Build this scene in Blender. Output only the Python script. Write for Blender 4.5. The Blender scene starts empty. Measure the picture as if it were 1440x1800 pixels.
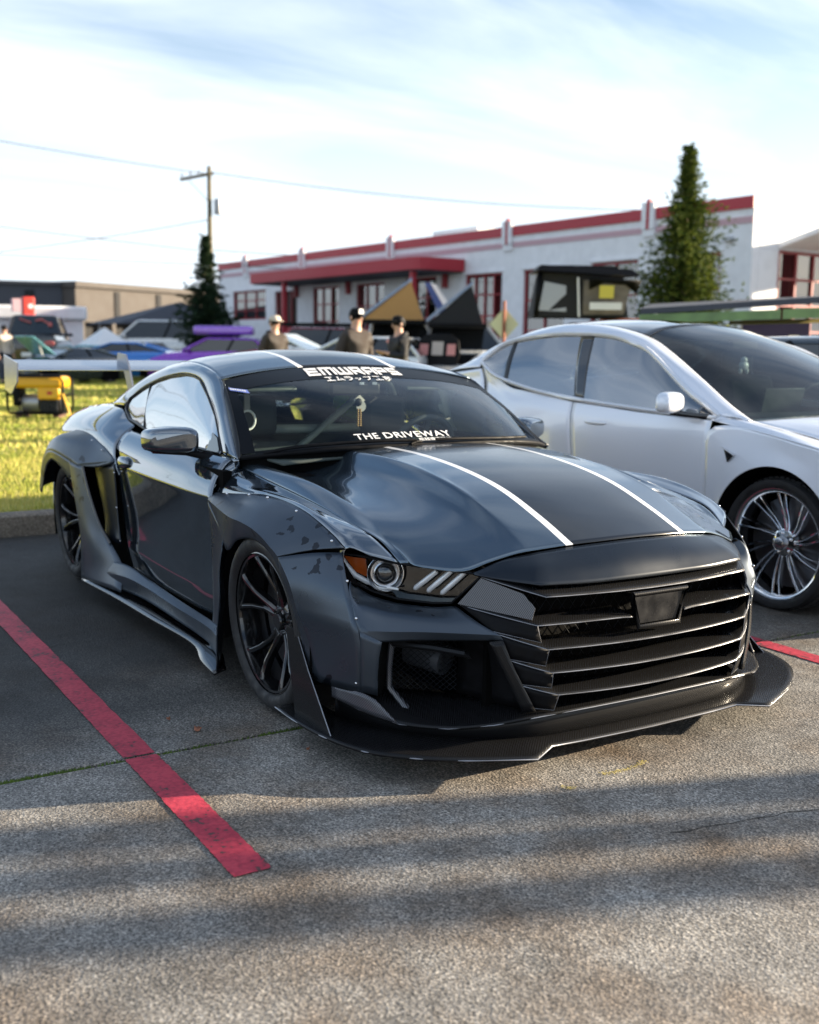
import bpy, bmesh, math, random
import numpy as np
from mathutils import Vector, Matrix
R = math.radians
random.seed(7)
sc = bpy.context.scene
col = sc.collection

# ------------------------------------------------------------------ camera
cd = bpy.data.cameras.new('camera'); cam = bpy.data.objects.new('camera', cd); col.objects.link(cam)
CP = Vector((3.6154, -2.5849, 1.3546)); yaw, pit, rol = 2.5924, -0.1489, 0.0129
F = Vector((math.cos(pit)*math.cos(yaw), math.cos(pit)*math.sin(yaw), math.sin(pit)))
Rt = Vector((math.sin(yaw), -math.cos(yaw), 0)); Up = Rt.cross(F)
R2 = Rt*math.cos(rol)+Up*math.sin(rol); U2 = Up*math.cos(rol)-Rt*math.sin(rol)
m = Matrix((R2, U2, -F)).transposed().to_4x4(); m.translation = CP
cam.matrix_world = m
cd.sensor_fit = 'HORIZONTAL'; cd.sensor_width = 24.0; cd.lens = 1922.2*24/1440
cd.clip_start = 0.05; cd.clip_end = 1500
cd.dof.use_dof = True; cd.dof.focus_distance = 3.75; cd.dof.aperture_fstop = 2.1
sc.camera = cam

# ------------------------------------------------------------------ light
SUN_AZ, SUN_EL = R(70), R(14)
w = bpy.data.worlds.new('World'); sc.world = w; w.use_nodes = True
nt = w.node_tree; N = nt.nodes; L = nt.links
bg = N['Background']
sky = N.new('ShaderNodeTexSky'); sky.sky_type = 'NISHITA'; sky.sun_disc = False
sky.sun_elevation = SUN_EL; sky.sun_rotation = R(90)-SUN_AZ
sky.air_density = 1.0; sky.dust_density = 1.2; sky.ozone_density = 2.0; sky.altitude = 50
tc = N.new('ShaderNodeTexCoord'); sx = N.new('ShaderNodeSeparateXYZ'); L.new(tc.outputs['Generated'], sx.inputs[0])
# thin cirrus: project the direction on a high plane
zz = N.new('ShaderNodeMath'); zz.operation = 'MAXIMUM'; L.new(sx.outputs[2], zz.inputs[0]); zz.inputs[1].default_value = 0.0
za = N.new('ShaderNodeMath'); za.operation = 'ADD'; L.new(zz.outputs[0], za.inputs[0]); za.inputs[1].default_value = 0.12
dx = N.new('ShaderNodeMath'); dx.operation = 'DIVIDE'; L.new(sx.outputs[0], dx.inputs[0]); L.new(za.outputs[0], dx.inputs[1])
dy = N.new('ShaderNodeMath'); dy.operation = 'DIVIDE'; L.new(sx.outputs[1], dy.inputs[0]); L.new(za.outputs[0], dy.inputs[1])
cb = N.new('ShaderNodeCombineXYZ'); L.new(dx.outputs[0], cb.inputs[0]); L.new(dy.outputs[0], cb.inputs[1])
mp = N.new('ShaderNodeMapping'); mp.inputs['Rotation'].default_value = (0, 0, R(-58)); mp.inputs['Scale'].default_value = (1.0, .38, 1); L.new(cb.outputs[0], mp.inputs[0])
nz = N.new('ShaderNodeTexNoise'); nz.inputs['Scale'].default_value = 1.3; nz.inputs['Detail'].default_value = 8; nz.inputs['Roughness'].default_value = .55; nz.inputs['Distortion'].default_value = .6; L.new(mp.outputs[0], nz.inputs['Vector'])
cr = N.new('ShaderNodeMapRange'); cr.inputs['From Min'].default_value = .43; cr.inputs['From Max'].default_value = .68; cr.inputs['To Max'].default_value = .75; L.new(nz.outputs['Fac'], cr.inputs['Value'])
mixc = N.new('ShaderNodeMix'); mixc.data_type = 'RGBA'; L.new(cr.outputs[0], mixc.inputs['Factor']); L.new(sky.outputs[0], mixc.inputs['A']); mixc.inputs['B'].default_value = (5.6, 6.05, 6.6, 1)
# the low sky is a veil of thin white cloud
hz = N.new('ShaderNodeMapRange'); hz.interpolation_type = 'SMOOTHSTEP'; hz.inputs['From Min'].default_value = -.02; hz.inputs['From Max'].default_value = .36; hz.inputs['To Min'].default_value = .95; hz.inputs['To Max'].default_value = .04; L.new(sx.outputs[2], hz.inputs['Value'])
mix2 = N.new('ShaderNodeMix'); mix2.data_type = 'RGBA'; L.new(hz.outputs[0], mix2.inputs['Factor']); L.new(mixc.outputs['Result'], mix2.inputs['A']); mix2.inputs['B'].default_value = (5.2, 5.75, 6.4, 1)
L.new(mix2.outputs['Result'], bg.inputs['Color']); bg.inputs['Strength'].default_value = 0.065
sd = bpy.data.lights.new('sun', 'SUN'); sd.energy = 4.4; sd.angle = R(.6); sd.color = (1, .84, .62)
so = bpy.data.objects.new('sun', sd); col.objects.link(so)
sdir = Vector((math.cos(SUN_EL)*math.cos(SUN_AZ), math.cos(SUN_EL)*math.sin(SUN_AZ), math.sin(SUN_EL)))
so.rotation_euler = sdir.to_track_quat('Z', 'Y').to_euler(); so.location = sdir*60
sc.view_settings.view_transform = 'Standard'; sc.view_settings.look = 'None'; sc.view_settings.gamma = 1
sc.view_settings.use_curve_mapping = False; sc.view_settings.exposure = 1.88

# ------------------------------------------------------------------ materials
def mat(name, colr=(.5,.5,.5), rough=.5, metal=0., coat=0., spec=.5, **kw):
    m = bpy.data.materials.new(name); m.use_nodes = True
    b = m.node_tree.nodes['Principled BSDF']
    b.inputs['Base Color'].default_value = (*colr, 1); b.inputs['Roughness'].default_value = rough
    b.inputs['Metallic'].default_value = metal; b.inputs['Coat Weight'].default_value = coat
    b.inputs['Coat Roughness'].default_value = kw.get('coatr', .03); b.inputs['Coat IOR'].default_value = kw.get('cior', 1.5)
    b.inputs['Specular IOR Level'].default_value = spec
    if kw.get('emit'): b.inputs['Emission Color'].default_value = (*kw['emit'], 1); b.inputs['Emission Strength'].default_value = kw.get('es', 1)
    if kw.get('noise'):   # scale, amount: albedo variation; roughness variation
        s, a = kw['noise']; t = m.node_tree
        c = t.nodes.new('ShaderNodeTexCoord'); n = t.nodes.new('ShaderNodeTexNoise'); n.inputs['Scale'].default_value = s; n.inputs['Detail'].default_value = 6
        t.links.new(c.outputs['Object'], n.inputs['Vector'])
        r = t.nodes.new('ShaderNodeMapRange'); r.inputs['To Min'].default_value = 1-a; r.inputs['To Max'].default_value = 1+a; r.inputs['From Min'].default_value=.3; r.inputs['From Max'].default_value=.7
        t.links.new(n.outputs['Fac'], r.inputs['Value'])
        v = t.nodes.new('ShaderNodeVectorMath'); v.operation = 'SCALE'; v.inputs[0].default_value = colr; t.links.new(r.outputs[0], v.inputs['Scale'])
        t.links.new(v.outputs[0], b.inputs['Base Color'])
        r2 = t.nodes.new('ShaderNodeMapRange'); r2.inputs['To Min'].default_value = max(0.02, rough*(1-a)); r2.inputs['To Max'].default_value = min(1, rough*(1+a)); r2.inputs['From Min'].default_value=.3; r2.inputs['From Max'].default_value=.7
        t.links.new(n.outputs['Fac'], r2.inputs['Value']); t.links.new(r2.outputs[0], b.inputs['Roughness'])
    return m
def nodes(m): t = m.node_tree; return t, t.nodes, t.links, t.nodes['Principled BSDF']
def glass(name, tint=(.5,.55,.55), ior=1.5, rough=0.0):
    m = bpy.data.materials.new(name); m.use_nodes = True; t = m.node_tree; t.nodes.clear()
    o = t.nodes.new('ShaderNodeOutputMaterial'); mx = t.nodes.new('ShaderNodeMixShader'); tr = t.nodes.new('ShaderNodeBsdfTransparent'); g = t.nodes.new('ShaderNodeBsdfGlossy')
    f = t.nodes.new('ShaderNodeFresnel'); f.inputs['IOR'].default_value = ior
    tr.inputs['Color'].default_value = (*tint, 1); g.inputs['Roughness'].default_value = rough; g.inputs['Color'].default_value = (1, 1, 1, 1)
    # keep the reflection the same from either side of the thin sheet
    ge = t.nodes.new('ShaderNodeNewGeometry'); vm = t.nodes.new('ShaderNodeVectorMath'); vm.operation = 'DOT_PRODUCT'
    t.links.new(ge.outputs['Incoming'], vm.inputs[0]); t.links.new(ge.outputs['Normal'], vm.inputs[1])
    ab = t.nodes.new('ShaderNodeMath'); ab.operation = 'ABSOLUTE'; t.links.new(vm.outputs['Value'], ab.inputs[0])
    om = t.nodes.new('ShaderNodeMath'); om.operation = 'SUBTRACT'; om.inputs[0].default_value = 1; t.links.new(ab.outputs[0], om.inputs[1])
    pw = t.nodes.new('ShaderNodeMath'); pw.operation = 'POWER'; t.links.new(om.outputs[0], pw.inputs[0]); pw.inputs[1].default_value = 5
    r0 = ((ior-1)/(ior+1))**2
    mr = t.nodes.new('ShaderNodeMapRange'); mr.inputs['To Min'].default_value = min(1, 2*r0); mr.inputs['To Max'].default_value = 1; t.links.new(pw.outputs[0], mr.inputs['Value'])
    t.nodes.remove(f)
    t.links.new(mr.outputs[0], mx.inputs[0]); t.links.new(tr.outputs[0], mx.inputs[1]); t.links.new(g.outputs[0], mx.inputs[2]); t.links.new(mx.outputs[0], o.inputs[0])
    return m

# ------------------------------------------------------------------ object helpers
def link(name, me, mt=None, parent=None, smooth=None):
    o = bpy.data.objects.new(name, me); col.objects.link(o)
    if mt is not None:
        for x in (mt if isinstance(mt, (list, tuple)) else [mt]): me.materials.append(x)
    if parent is not None: o.parent = parent
    if smooth is not None:
        me.polygons.foreach_set('use_smooth', [True]*len(me.polygons))
        if smooth < 180: me.set_sharp_from_angle(angle=R(smooth))
    return o
def meta(o, label=None, cat=None, group=None, kind=None):
    if label: o['label'] = label
    if cat: o['category'] = cat
    if group: o['group'] = group
    if kind: o['kind'] = kind
    return o
def empty(name, loc=(0,0,0), rz=0, label=None, cat=None, group=None):
    o = bpy.data.objects.new(name, None); col.objects.link(o); o.location = loc; o.rotation_euler.z = rz; o.empty_display_size = .1
    return meta(o, label, cat, group)
class MB:
    """collects simple shapes into one mesh"""
    def __init__(s): s.v = []; s.f = []
    def add(s, vs, fs):
        b = len(s.v); s.v += [tuple(v) for v in vs]; s.f += [tuple(b+i for i in f) for f in fs]; return s
    def box(s, c, d, rz=0, ry=0, rx=0, taper=1.0):
        M = Matrix.Rotation(rz, 3, 'Z') @ Matrix.Rotation(ry, 3, 'Y') @ Matrix.Rotation(rx, 3, 'X')
        vs = []
        for z in (-.5, .5):
            k = taper if z > 0 else 1
            for x, y in ((-.5,-.5), (.5,-.5), (.5,.5), (-.5,.5)):
                vs.append(Vector(c)+M@Vector((x*d[0]*k, y*d[1]*k, z*d[2])))
        return s.add(vs, [(3,2,1,0), (4,5,6,7), (0,1,5,4), (1,2,6,5), (2,3,7,6), (3,0,4,7)])
    def bx(s, x0, x1, y0, y1, z0, z1): return s.box(((x0+x1)/2, (y0+y1)/2, (z0+z1)/2), (abs(x1-x0), abs(y1-y0), abs(z1-z0)))
    def tube(s, pts, r, n=8, closed=False, cap=True):
        pts = [Vector(p) for p in pts]; k = len(pts); rs = r if isinstance(r, (list, tuple)) else [r]*k
        vs = []; up = None
        for i, p in enumerate(pts):
            a = pts[(i-1) % k] if (closed or i > 0) else p; b = pts[(i+1) % k] if (closed or i < k-1) else p
            t = (b-a).normalized()
            if up is None:
                up = Vector((0, 0, 1)) if abs(t.z) < .9 else Vector((1, 0, 0))
            u = (up-t*up.dot(t)).normalized(); v = t.cross(u); up = u
            for j in range(n):
                an = 2*math.pi*j/n; vs.append(p+(u*math.cos(an)+v*math.sin(an))*rs[i])
        fs = []
        for i in range(k if closed else k-1):
            i2 = (i+1) % k
            for j in range(n): fs.append((i*n+j, i*n+(j+1) % n, i2*n+(j+1) % n, i2*n+j))
        if cap and not closed: fs += [tuple(range(n))[::-1], tuple((k-1)*n+j for j in range(n))]
        return s.add(vs, fs)
    def lathe(s, prof, n=32, axis='Y', c=(0,0,0), closed=False):
        """prof: (radius, offset along the axis)"""
        vs = []
        for r, h in prof:
            for j in range(n):
                a = 2*math.pi*j/n; x, z = r*math.cos(a), r*math.sin(a)
                p = {'Y': (x, h, z), 'Z': (x, z, h), 'X': (h, x, z)}[axis]
                vs.append((p[0]+c[0], p[1]+c[1], p[2]+c[2]))
        k = len(prof); fs = []
        for i in range(k if closed else k-1):
            i2 = (i+1) % k
            for j in range(n): fs.append((i*n+j, i*n+(j+1) % n, i2*n+(j+1) % n, i2*n+j))
        return s.add(vs, fs)
    def prism(s, poly, vec):
        """poly: planar 3D outline, extruded by vec"""
        n = len(poly); v = Vector(vec); a = [Vector(p) for p in poly]
        return s.add(a+[p+v for p in a], [tuple(range(n))[::-1], tuple(range(n, 2*n))]+[(i, (i+1) % n, n+(i+1) % n, n+i) for i in range(n)])
    def ball(s, c, r, n=12, m=8):
        r = r if isinstance(r, (tuple, list)) else (r, r, r); vs = [(c[0], c[1], c[2]-r[2])]
        for i in range(1, m):
            ph = -math.pi/2+math.pi*i/m
            for j in range(n):
                a = 2*math.pi*j/n; vs.append((c[0]+r[0]*math.cos(ph)*math.cos(a), c[1]+r[1]*math.cos(ph)*math.sin(a), c[2]+r[2]*math.sin(ph)))
        vs.append((c[0], c[1], c[2]+r[2])); fs = [(0, 1+(j+1) % n, 1+j) for j in range(n)]
        for i in range(m-2):
            for j in range(n): fs.append((1+i*n+j, 1+i*n+(j+1) % n, 1+(i+1)*n+(j+1) % n, 1+(i+1)*n+j))
        t = len(vs)-1; fs += [(t, 1+(m-2)*n+j, 1+(m-2)*n+(j+1) % n) for j in range(n)]
        return s.add(vs, fs)
    def mesh(s, name='mesh'):
        me = bpy.data.meshes.new(name); me.from_pydata(s.v, [], s.f); me.update(); return me
    def build(s, name, mt, parent=None, smooth=30, bevel=0):
        me = s.mesh(name); o = link(name, me, mt, parent, smooth)
        if bevel:
            b = o.modifiers.new('bevel', 'BEVEL'); b.width = bevel; b.segments = 2; b.limit_method = 'ANGLE'; b.harden_normals = False
        return o
def catmull(P, n, crease=()):
    P = np.asarray(P, float); k = len(P); out = []
    for i in range(k-1):
        p1, p2 = P[i], P[i+1]
        p0 = P[i-1] if i > 0 and i not in crease else 2*p1-p2
        p3 = P[i+2] if i+2 < k and (i+1) not in crease else 2*p2-p1
        for j in range(n):
            t = j/n
            out.append(.5*((2*p1)+(-p0+p2)*t+(2*p0-5*p1+4*p2-p3)*t*t+(-p0+3*p1-3*p2+p3)*t**3))
    out.append(P[-1]); return np.array(out)
def surf(name, rows, mt, parent, nu=6, nv=6, s=1, thick=.004, cu=(), cv=(), sharp=38, flip=False, fn=None, yo=0.):
    """lofted skin: rows of control points (x, half-width, z); s=-1 right side of the vehicle, +1 left"""
    G = [catmull(r, nu, cu) for r in rows]
    G = np.array([catmull([g[j] for g in G], nv, cv) for j in range(len(G[0]))])
    if fn is not None: G = fn(G)
    a, b = G.shape[:2]; V = G.reshape(-1, 3).copy(); V[:, 1] = V[:, 1]*s+yo
    fs = []
    for i in range(a-1):
        for j in range(b-1):
            q = (i*b+j, (i+1)*b+j, (i+1)*b+j+1, i*b+j+1)
            fs.append(q[::-1] if (s < 0) != flip else q)
    me = bpy.data.meshes.new(name); me.from_pydata(V.tolist(), [], fs); me.update()
    o = link(name, me, mt, parent, sharp)
    if thick:
        md = o.modifiers.new('shell', 'SOLIDIFY'); md.thickness = thick; md.offset = 0
    return o
def mirror_x(W): return [[(x, -y, z) for x, y, z in r][::-1] for r in W]
# ------------------------------------------------------------------ ground
def speckle(name, c1, c2, stain=.45, bump=.25, scale=1.0, fade_x=False):
    m = mat(name, c1, .85); t, n, l, b = nodes(m)
    g = n.new('ShaderNodeNewGeometry')
    def noise(s, d=2, r=.5):
        q = n.new('ShaderNodeTexNoise'); q.inputs['Scale'].default_value = s*scale; q.inputs['Detail'].default_value = d; q.inputs['Roughness'].default_value = r; l.new(g.outputs['Position'], q.inputs['Vector']); return q
    a = noise(130, 3, .7); v = n.new('ShaderNodeTexVoronoi'); v.inputs['Scale'].default_value = 120*scale; l.new(g.outputs['Position'], v.inputs['Vector'])
    big = noise(.55, 6, .62); mid = noise(5, 5, .6); med = noise(38, 3, .6)
    r1 = n.new('ShaderNodeValToRGB'); r1.color_ramp.elements[0].position = .36; r1.color_ramp.elements[1].position = .66
    r1.color_ramp.elements[0].color = (*c1, 1); r1.color_ramp.elements[1].color = (*c2, 1); l.new(a.outputs['Fac'], r1.inputs[0])
    # single stones: each cell its own tone
    hs = n.new('ShaderNodeMix'); hs.data_type = 'RGBA'; hs.blend_type = 'OVERLAY'; hs.inputs['Factor'].default_value = .38
    sv = n.new('ShaderNodeSeparateColor'); l.new(v.outputs['Color'], sv.inputs[0])
    l.new(r1.outputs[0], hs.inputs['A']); l.new(sv.outputs[0], hs.inputs['B'])
    def mult(src, fac, lo, hi, f0=.35, f1=.65):
        r = n.new('ShaderNodeMapRange'); r.inputs['From Min'].default_value = f0; r.inputs['From Max'].default_value = f1; r.inputs['To Min'].default_value = lo; r.inputs['To Max'].default_value = hi; l.new(fac, r.inputs['Value'])
        vm = n.new('ShaderNodeVectorMath'); vm.operation = 'SCALE'; l.new(src, vm.inputs[0]); l.new(r.outputs[0], vm.inputs['Scale']); return vm.outputs[0]
    o = hs.outputs['Result']
    if fade_x:      # noise-edged fade: darker towards the kerb, paler in front; brown blotches by noise
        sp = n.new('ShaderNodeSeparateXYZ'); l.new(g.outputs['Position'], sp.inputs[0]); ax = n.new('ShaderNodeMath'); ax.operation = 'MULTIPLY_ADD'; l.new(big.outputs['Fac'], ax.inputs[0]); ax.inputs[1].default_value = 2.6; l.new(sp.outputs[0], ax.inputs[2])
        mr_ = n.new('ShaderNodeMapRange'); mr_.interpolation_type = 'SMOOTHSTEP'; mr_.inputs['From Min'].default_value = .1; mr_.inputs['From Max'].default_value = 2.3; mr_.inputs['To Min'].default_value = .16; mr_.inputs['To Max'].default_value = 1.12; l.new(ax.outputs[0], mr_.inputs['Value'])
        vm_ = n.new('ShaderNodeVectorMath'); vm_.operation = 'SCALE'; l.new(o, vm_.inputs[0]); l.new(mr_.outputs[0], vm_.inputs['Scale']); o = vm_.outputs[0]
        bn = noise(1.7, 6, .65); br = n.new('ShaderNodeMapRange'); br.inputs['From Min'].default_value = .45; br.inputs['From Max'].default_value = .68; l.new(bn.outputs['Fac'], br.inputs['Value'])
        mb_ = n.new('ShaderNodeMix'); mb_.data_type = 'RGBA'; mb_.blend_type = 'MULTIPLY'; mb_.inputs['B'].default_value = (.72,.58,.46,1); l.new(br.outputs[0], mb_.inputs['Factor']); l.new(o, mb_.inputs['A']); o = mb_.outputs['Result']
    o = mult(o, big.outputs['Fac'], stain, 1.15); o = mult(o, mid.outputs['Fac'], .8, 1.15); o = mult(o, med.outputs['Fac'], .82, 1.14)
    l.new(o, b.inputs['Base Color'])
    bp = n.new('ShaderNodeBump'); bp.inputs['Strength'].default_value = bump; bp.inputs['Distance'].default_value = .006
    ad = n.new('ShaderNodeMath'); l.new(a.outputs['Fac'], ad.inputs[0]); l.new(v.outputs['Distance'], ad.inputs[1]); l.new(ad.outputs[0], bp.inputs['Height']); l.new(bp.outputs[0], b.inputs['Normal'])
    rr = n.new('ShaderNodeMapRange'); rr.inputs['To Min'].default_value = .55; rr.inputs['To Max'].default_value = .95; l.new(mid.outputs['Fac'], rr.inputs['Value']); l.new(rr.outputs[0], b.inputs['Roughness'])
    return m
M_conc = speckle('worn_concrete', (.060,.056,.052), (.42,.392,.352), .55, .3, fade_x=True)
M_conc2 = speckle('dark_concrete', (.016,.016,.016), (.14,.135,.13), .55)
M_kerb = speckle('kerb_concrete', (.10,.08,.06), (.24,.20,.155), .7, .2)
M_red = mat('red_line_paint', (.42,.022,.045), .6)
t, n, l, b = nodes(M_red)
g = n.new('ShaderNodeNewGeometry'); q = n.new('ShaderNodeTexNoise'); q.inputs['Scale'].default_value = 60; q.inputs['Detail'].default_value = 5; l.new(g.outputs['Position'], q.inputs['Vector'])
q2 = n.new('ShaderNodeTexNoise'); q2.inputs['Scale'].default_value = 7; q2.inputs['Detail'].default_value = 6; l.new(g.outputs['Position'], q2.inputs['Vector'])
mx = n.new('ShaderNodeMath'); mx.operation = 'MULTIPLY'; l.new(q.outputs['Fac'], mx.inputs[0]); l.new(q2.outputs['Fac'], mx.inputs[1])
rp = n.new('ShaderNodeValToRGB'); l.new(mx.outputs[0], rp.inputs[0]); e = rp.color_ramp.elements; e[0].position = .155; e[0].color = (.09,.04,.04,1); e[1].position = .19; e[1].color = (.36,.024,.05,1)
x = rp.color_ramp.elements.new(.34); x.color = (.52,.045,.075,1)
l.new(rp.outputs[0], b.inputs['Base Color']); bp = n.new('ShaderNodeBump'); bp.inputs['Strength'].default_value = .5; bp.inputs['Distance'].default_value = .003; l.new(q.outputs['Fac'], bp.inputs['Height']); l.new(bp.outputs[0], b.inputs['Normal'])
M_far = speckle('far_asphalt', (.05,.05,.05), (.12,.12,.115), .8, .1, .2)
M_moss = mat('moss', (.08,.13,.012), .95, noise=(90,.6))
M_dirt = mat('joint_dirt', (.03,.026,.02), .95)

meta(MB().add([(-700,-700,-.06),(700,-700,-.06),(700,700,-.06),(-700,700,-.06)], [(0,1,2,3)]).build('ground', M_far), kind='structure')
pave = empty('pavement'); meta(pave, kind='structure')
XS = [-4.34, .195, 4.75, 9.3, 13.85]; YS = [-17.9, -13.15, -8.4, -3.65, 3.9, 8.65, 13.4, 18.1, 22.9]
for i in range(len(XS)-1):
    for j in range(len(YS)-1):
        g_ = .012
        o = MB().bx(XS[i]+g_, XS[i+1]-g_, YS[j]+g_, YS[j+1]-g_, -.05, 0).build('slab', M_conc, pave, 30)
        if i < 2 and 2 <= j <= 4:
            bv = o.modifiers.new('bevel', 'BEVEL'); bv.width = .006; bv.segments = 2
meta(MB().add([(-4.3,-18,-.03),(14,-18,-.03),(14,23,-.03),(-4.3,23,-.03)], [(0,1,2,3)]).build('joint_bed', M_dirt, pave), kind='stuff')
# moss and grit growing in the joint
mb = MB(); rnd = random.Random(3)
for k in range(8000):
    y = rnd.uniform(-3.4, 3.4); dens = .5+.5*math.sin(y*2.3+.9)*math.sin(y*5.1)
    if rnd.random() > (.95 if (y < -1.72 or 1.1 < y < 1.5 or -1.1 < y < -.9) else .35*max(0, dens)): continue
    x = .195+rnd.gauss(0, .007); h = rnd.uniform(.006, .016); r = rnd.uniform(.003, .006)
    a = rnd.uniform(0, 6.28); z0 = -.010
    mb.add([(x+r*math.cos(a), y+r*math.sin(a), z0), (x+r*math.cos(a+2.1), y+r*math.sin(a+2.1), z0), (x+r*math.cos(a+4.2), y+r*math.sin(a+4.2), z0), (x+rnd.gauss(0,.002), y+rnd.gauss(0,.002), z0+h)], [(0,1,3),(1,2,3),(2,0,3)])
meta(mb.build('moss', M_moss, None, 180), 'green moss growing along the slab joint in front of the cars', 'moss', kind='stuff')
def line(y0, y1, x0, x1, lab):
    # ragged painted stripe
    n_ = 90; vs = []; r_ = random.Random(int(y0*100))
    for i in range(n_+1):
        x = x0+(x1-x0)*i/n_; vs += [(x, y0+r_.gauss(0, .0012), .004), (x, y1+r_.gauss(0, .0012), .004)]
    o = MB().add(vs, [(2*i, 2*i+2, 2*i+3, 2*i+1) for i in range(n_)]).build('painted_line', M_red, None, 180); meta(o, kind='structure')
for x0, x1 in ((-4.2, .187), (.203, 1.135)): line(-1.582, -1.475, x0, x1, '')
for x0, x1 in ((-4.2, .187), (.203, 1.25)): line(1.40, 1.50, x0, x1, '')
line(-4.45, -4.35, -4.2, 1.13, ''); line(4.3, 4.4, -4.2, 1.1, '')
# kerb
ck = MB(); rk_ = random.Random(9)
for pts in ([(-1.25,-1.75),(-1.32,-1.3),(-1.22,-.8),(-1.30,-.2)], [(1.5,-.4),(1.62,.3),(1.58,1.1),(1.75,1.9)]):
    P_ = catmull([(x, y, 0) for x, y in pts], 14); V_ = []
    for x, y, z in P_.tolist(): w0 = rk_.uniform(.0008,.0026); j_ = rk_.gauss(0,.006); V_ += [(x-w0+j_, y, .0015), (x+w0+j_, y, .0015)]
    ck.add(V_, [(2*i, 2*i+1, 2*i+3, 2*i+2) for i in range(len(P_)-1)])
meta(ck.build('crack', M_dirt, pave, 180), kind='stuff')
kb = empty('kerb'); meta(kb, kind='structure')
for k in range(12):
    y0 = -16+k*3.2
    MB().prism([(-4.34, y0+.006, -.02), (-4.36, y0+.006, .135), (-4.39, y0+.006, .15), (-4.54, y0+.006, .15), (-4.54, y0+.006, -.02)], (0, 3.188, 0)).build('kerb_stone', M_kerb, kb, 30)
# lawn
M_lawn = mat('lawn_soil', (.10,.12,.02), .95); t, n, l, b = nodes(M_lawn)
g = n.new('ShaderNodeNewGeometry'); q = n.new('ShaderNodeTexNoise'); q.inputs['Scale'].default_value = 1.2; q.inputs['Detail'].default_value = 8; q.inputs['Roughness'].default_value = .7; l.new(g.outputs['Position'], q.inputs['Vector'])
rp = n.new('ShaderNodeValToRGB'); l.new(q.outputs['Fac'], rp.inputs[0]); e = rp.color_ramp.elements; e[0].position = .3; e[0].color = (.13,.15,.02,1); e[1].position = .7; e[1].color = (.42,.38,.09,1); l.new(rp.outputs[0], b.inputs['Base Color'])
lawn = empty('lawn'); meta(lawn, kind='structure')
MB().bx(-37.5, -4.545, -40, 17.5, -.05, .125).build('turf', M_lawn, lawn)
M_blade = mat('grass_blade', (.12,.17,.02), .6, spec=.3); t, n, l, b = nodes(M_blade)
g = n.new('ShaderNodeNewGeometry'); q = n.new('ShaderNodeTexNoise'); q.inputs['Scale'].default_value = .9; q.inputs['Detail'].default_value = 6; l.new(g.outputs['Position'], q.inputs['Vector'])
ad = n.new('ShaderNodeMath'); ad.operation = 'MULTIPLY_ADD'; l.new(g.outputs['Random Per Island'], ad.inputs[0]); ad.inputs[1].default_value = .5; l.new(q.outputs['Fac'], ad.inputs[2])
rp = n.new('ShaderNodeValToRGB'); l.new(ad.outputs[0], rp.inputs[0]); e = rp.color_ramp.elements; e[0].position = .42; e[0].color = (.12,.20,.015,1); e[1].position = .95; e[1].color = (.62,.52,.16,1)
x = rp.color_ramp.elements.new(.65); x.color = (.34,.38,.04,1); l.new(rp.outputs[0], b.inputs['Base Color'])
b.inputs['Subsurface Weight'].default_value = 0
rg = np.random.default_rng(5)
def blades(n_, x0, x1, y0, y1, hm, wd):
    P = np.stack([rg.uniform(x0, x1, n_), rg.uniform(y0, y1, n_), np.full(n_, .12)], 1); a = rg.uniform(0, 6.28, n_)
    h = hm*rg.uniform(.5, 1.2, n_); D = np.stack([np.cos(a), np.sin(a), 0*a], 1)*wd; T = np.stack([rg.normal(0, .35, n_)*h, rg.normal(0, .35, n_)*h, h], 1)
    return np.stack([P-D, P+D, P+T], 1).reshape(-1, 3)
B = np.concatenate([blades(60000, -9, -4.53, -3.2, 2.6, .05, .004), blades(70000, -19, -9, -5, 9, .06, .010), blades(70000, -37, -19, -6, 17, .07, .02)])
me = bpy.data.meshes.new('grass'); k = len(B)//3
me.vertices.add(3*k); me.vertices.foreach_set('co', B.astype('f').ravel()); me.loops.add(3*k); me.loops.foreach_set('vertex_index', np.arange(3*k)); me.polygons.add(k); me.polygons.foreach_set('loop_start', np.arange(0, 3*k, 3)); me.update()
meta(link('grass', me, M_blade), 'short sunlit yellow-green grass of the lawn behind the kerb', 'grass', kind='stuff')
# ------------------------------------------------------------------ vehicle materials
def metallic_paint(name, c, rough=.22, metal=.6, coat=1., vary=.12, coatr=.02, cior=1.6):
    m = mat(name, c, rough, metal, coat, coatr=coatr, cior=cior); t, n, l, b = nodes(m)
    tc = n.new('ShaderNodeTexCoord'); q = n.new('ShaderNodeTexNoise'); q.inputs['Scale'].default_value = 3; q.inputs['Detail'].default_value = 3; q.inputs['Roughness'].default_value = .5; l.new(tc.outputs['Object'], q.inputs['Vector'])
    r = n.new('ShaderNodeMapRange'); r.inputs['From Min'].default_value = .35; r.inputs['From Max'].default_value = .7; r.inputs['To Min'].default_value = rough*(1-vary); r.inputs['To Max'].default_value = rough*(1+vary*2); l.new(q.outputs['Fac'], r.inputs['Value']); l.new(r.outputs[0], b.inputs['Roughness'])
    return m
M_wrap = metallic_paint('slate_wrap', (.085,.115,.148), .06, .85, 1., .15, .01, cior=2.35)
M_satin = metallic_paint('satin_slate', (.068,.085,.108), .36, .7, .12, .25, .2, cior=1.5)
t, n, l, b = nodes(M_satin)      # scuffed wrap: small peeled flecks and dusty haze
tc = n.new('ShaderNodeTexCoord'); q = n.new('ShaderNodeTexNoise'); q.inputs['Scale'].default_value = 16; q.inputs['Detail'].default_value = 3; l.new(tc.outputs['Object'], q.inputs['Vector'])
q2 = n.new('ShaderNodeTexNoise'); q2.inputs['Scale'].default_value = 2.6; q2.inputs['Detail'].default_value = 2; l.new(tc.outputs['Object'], q2.inputs['Vector'])
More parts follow.
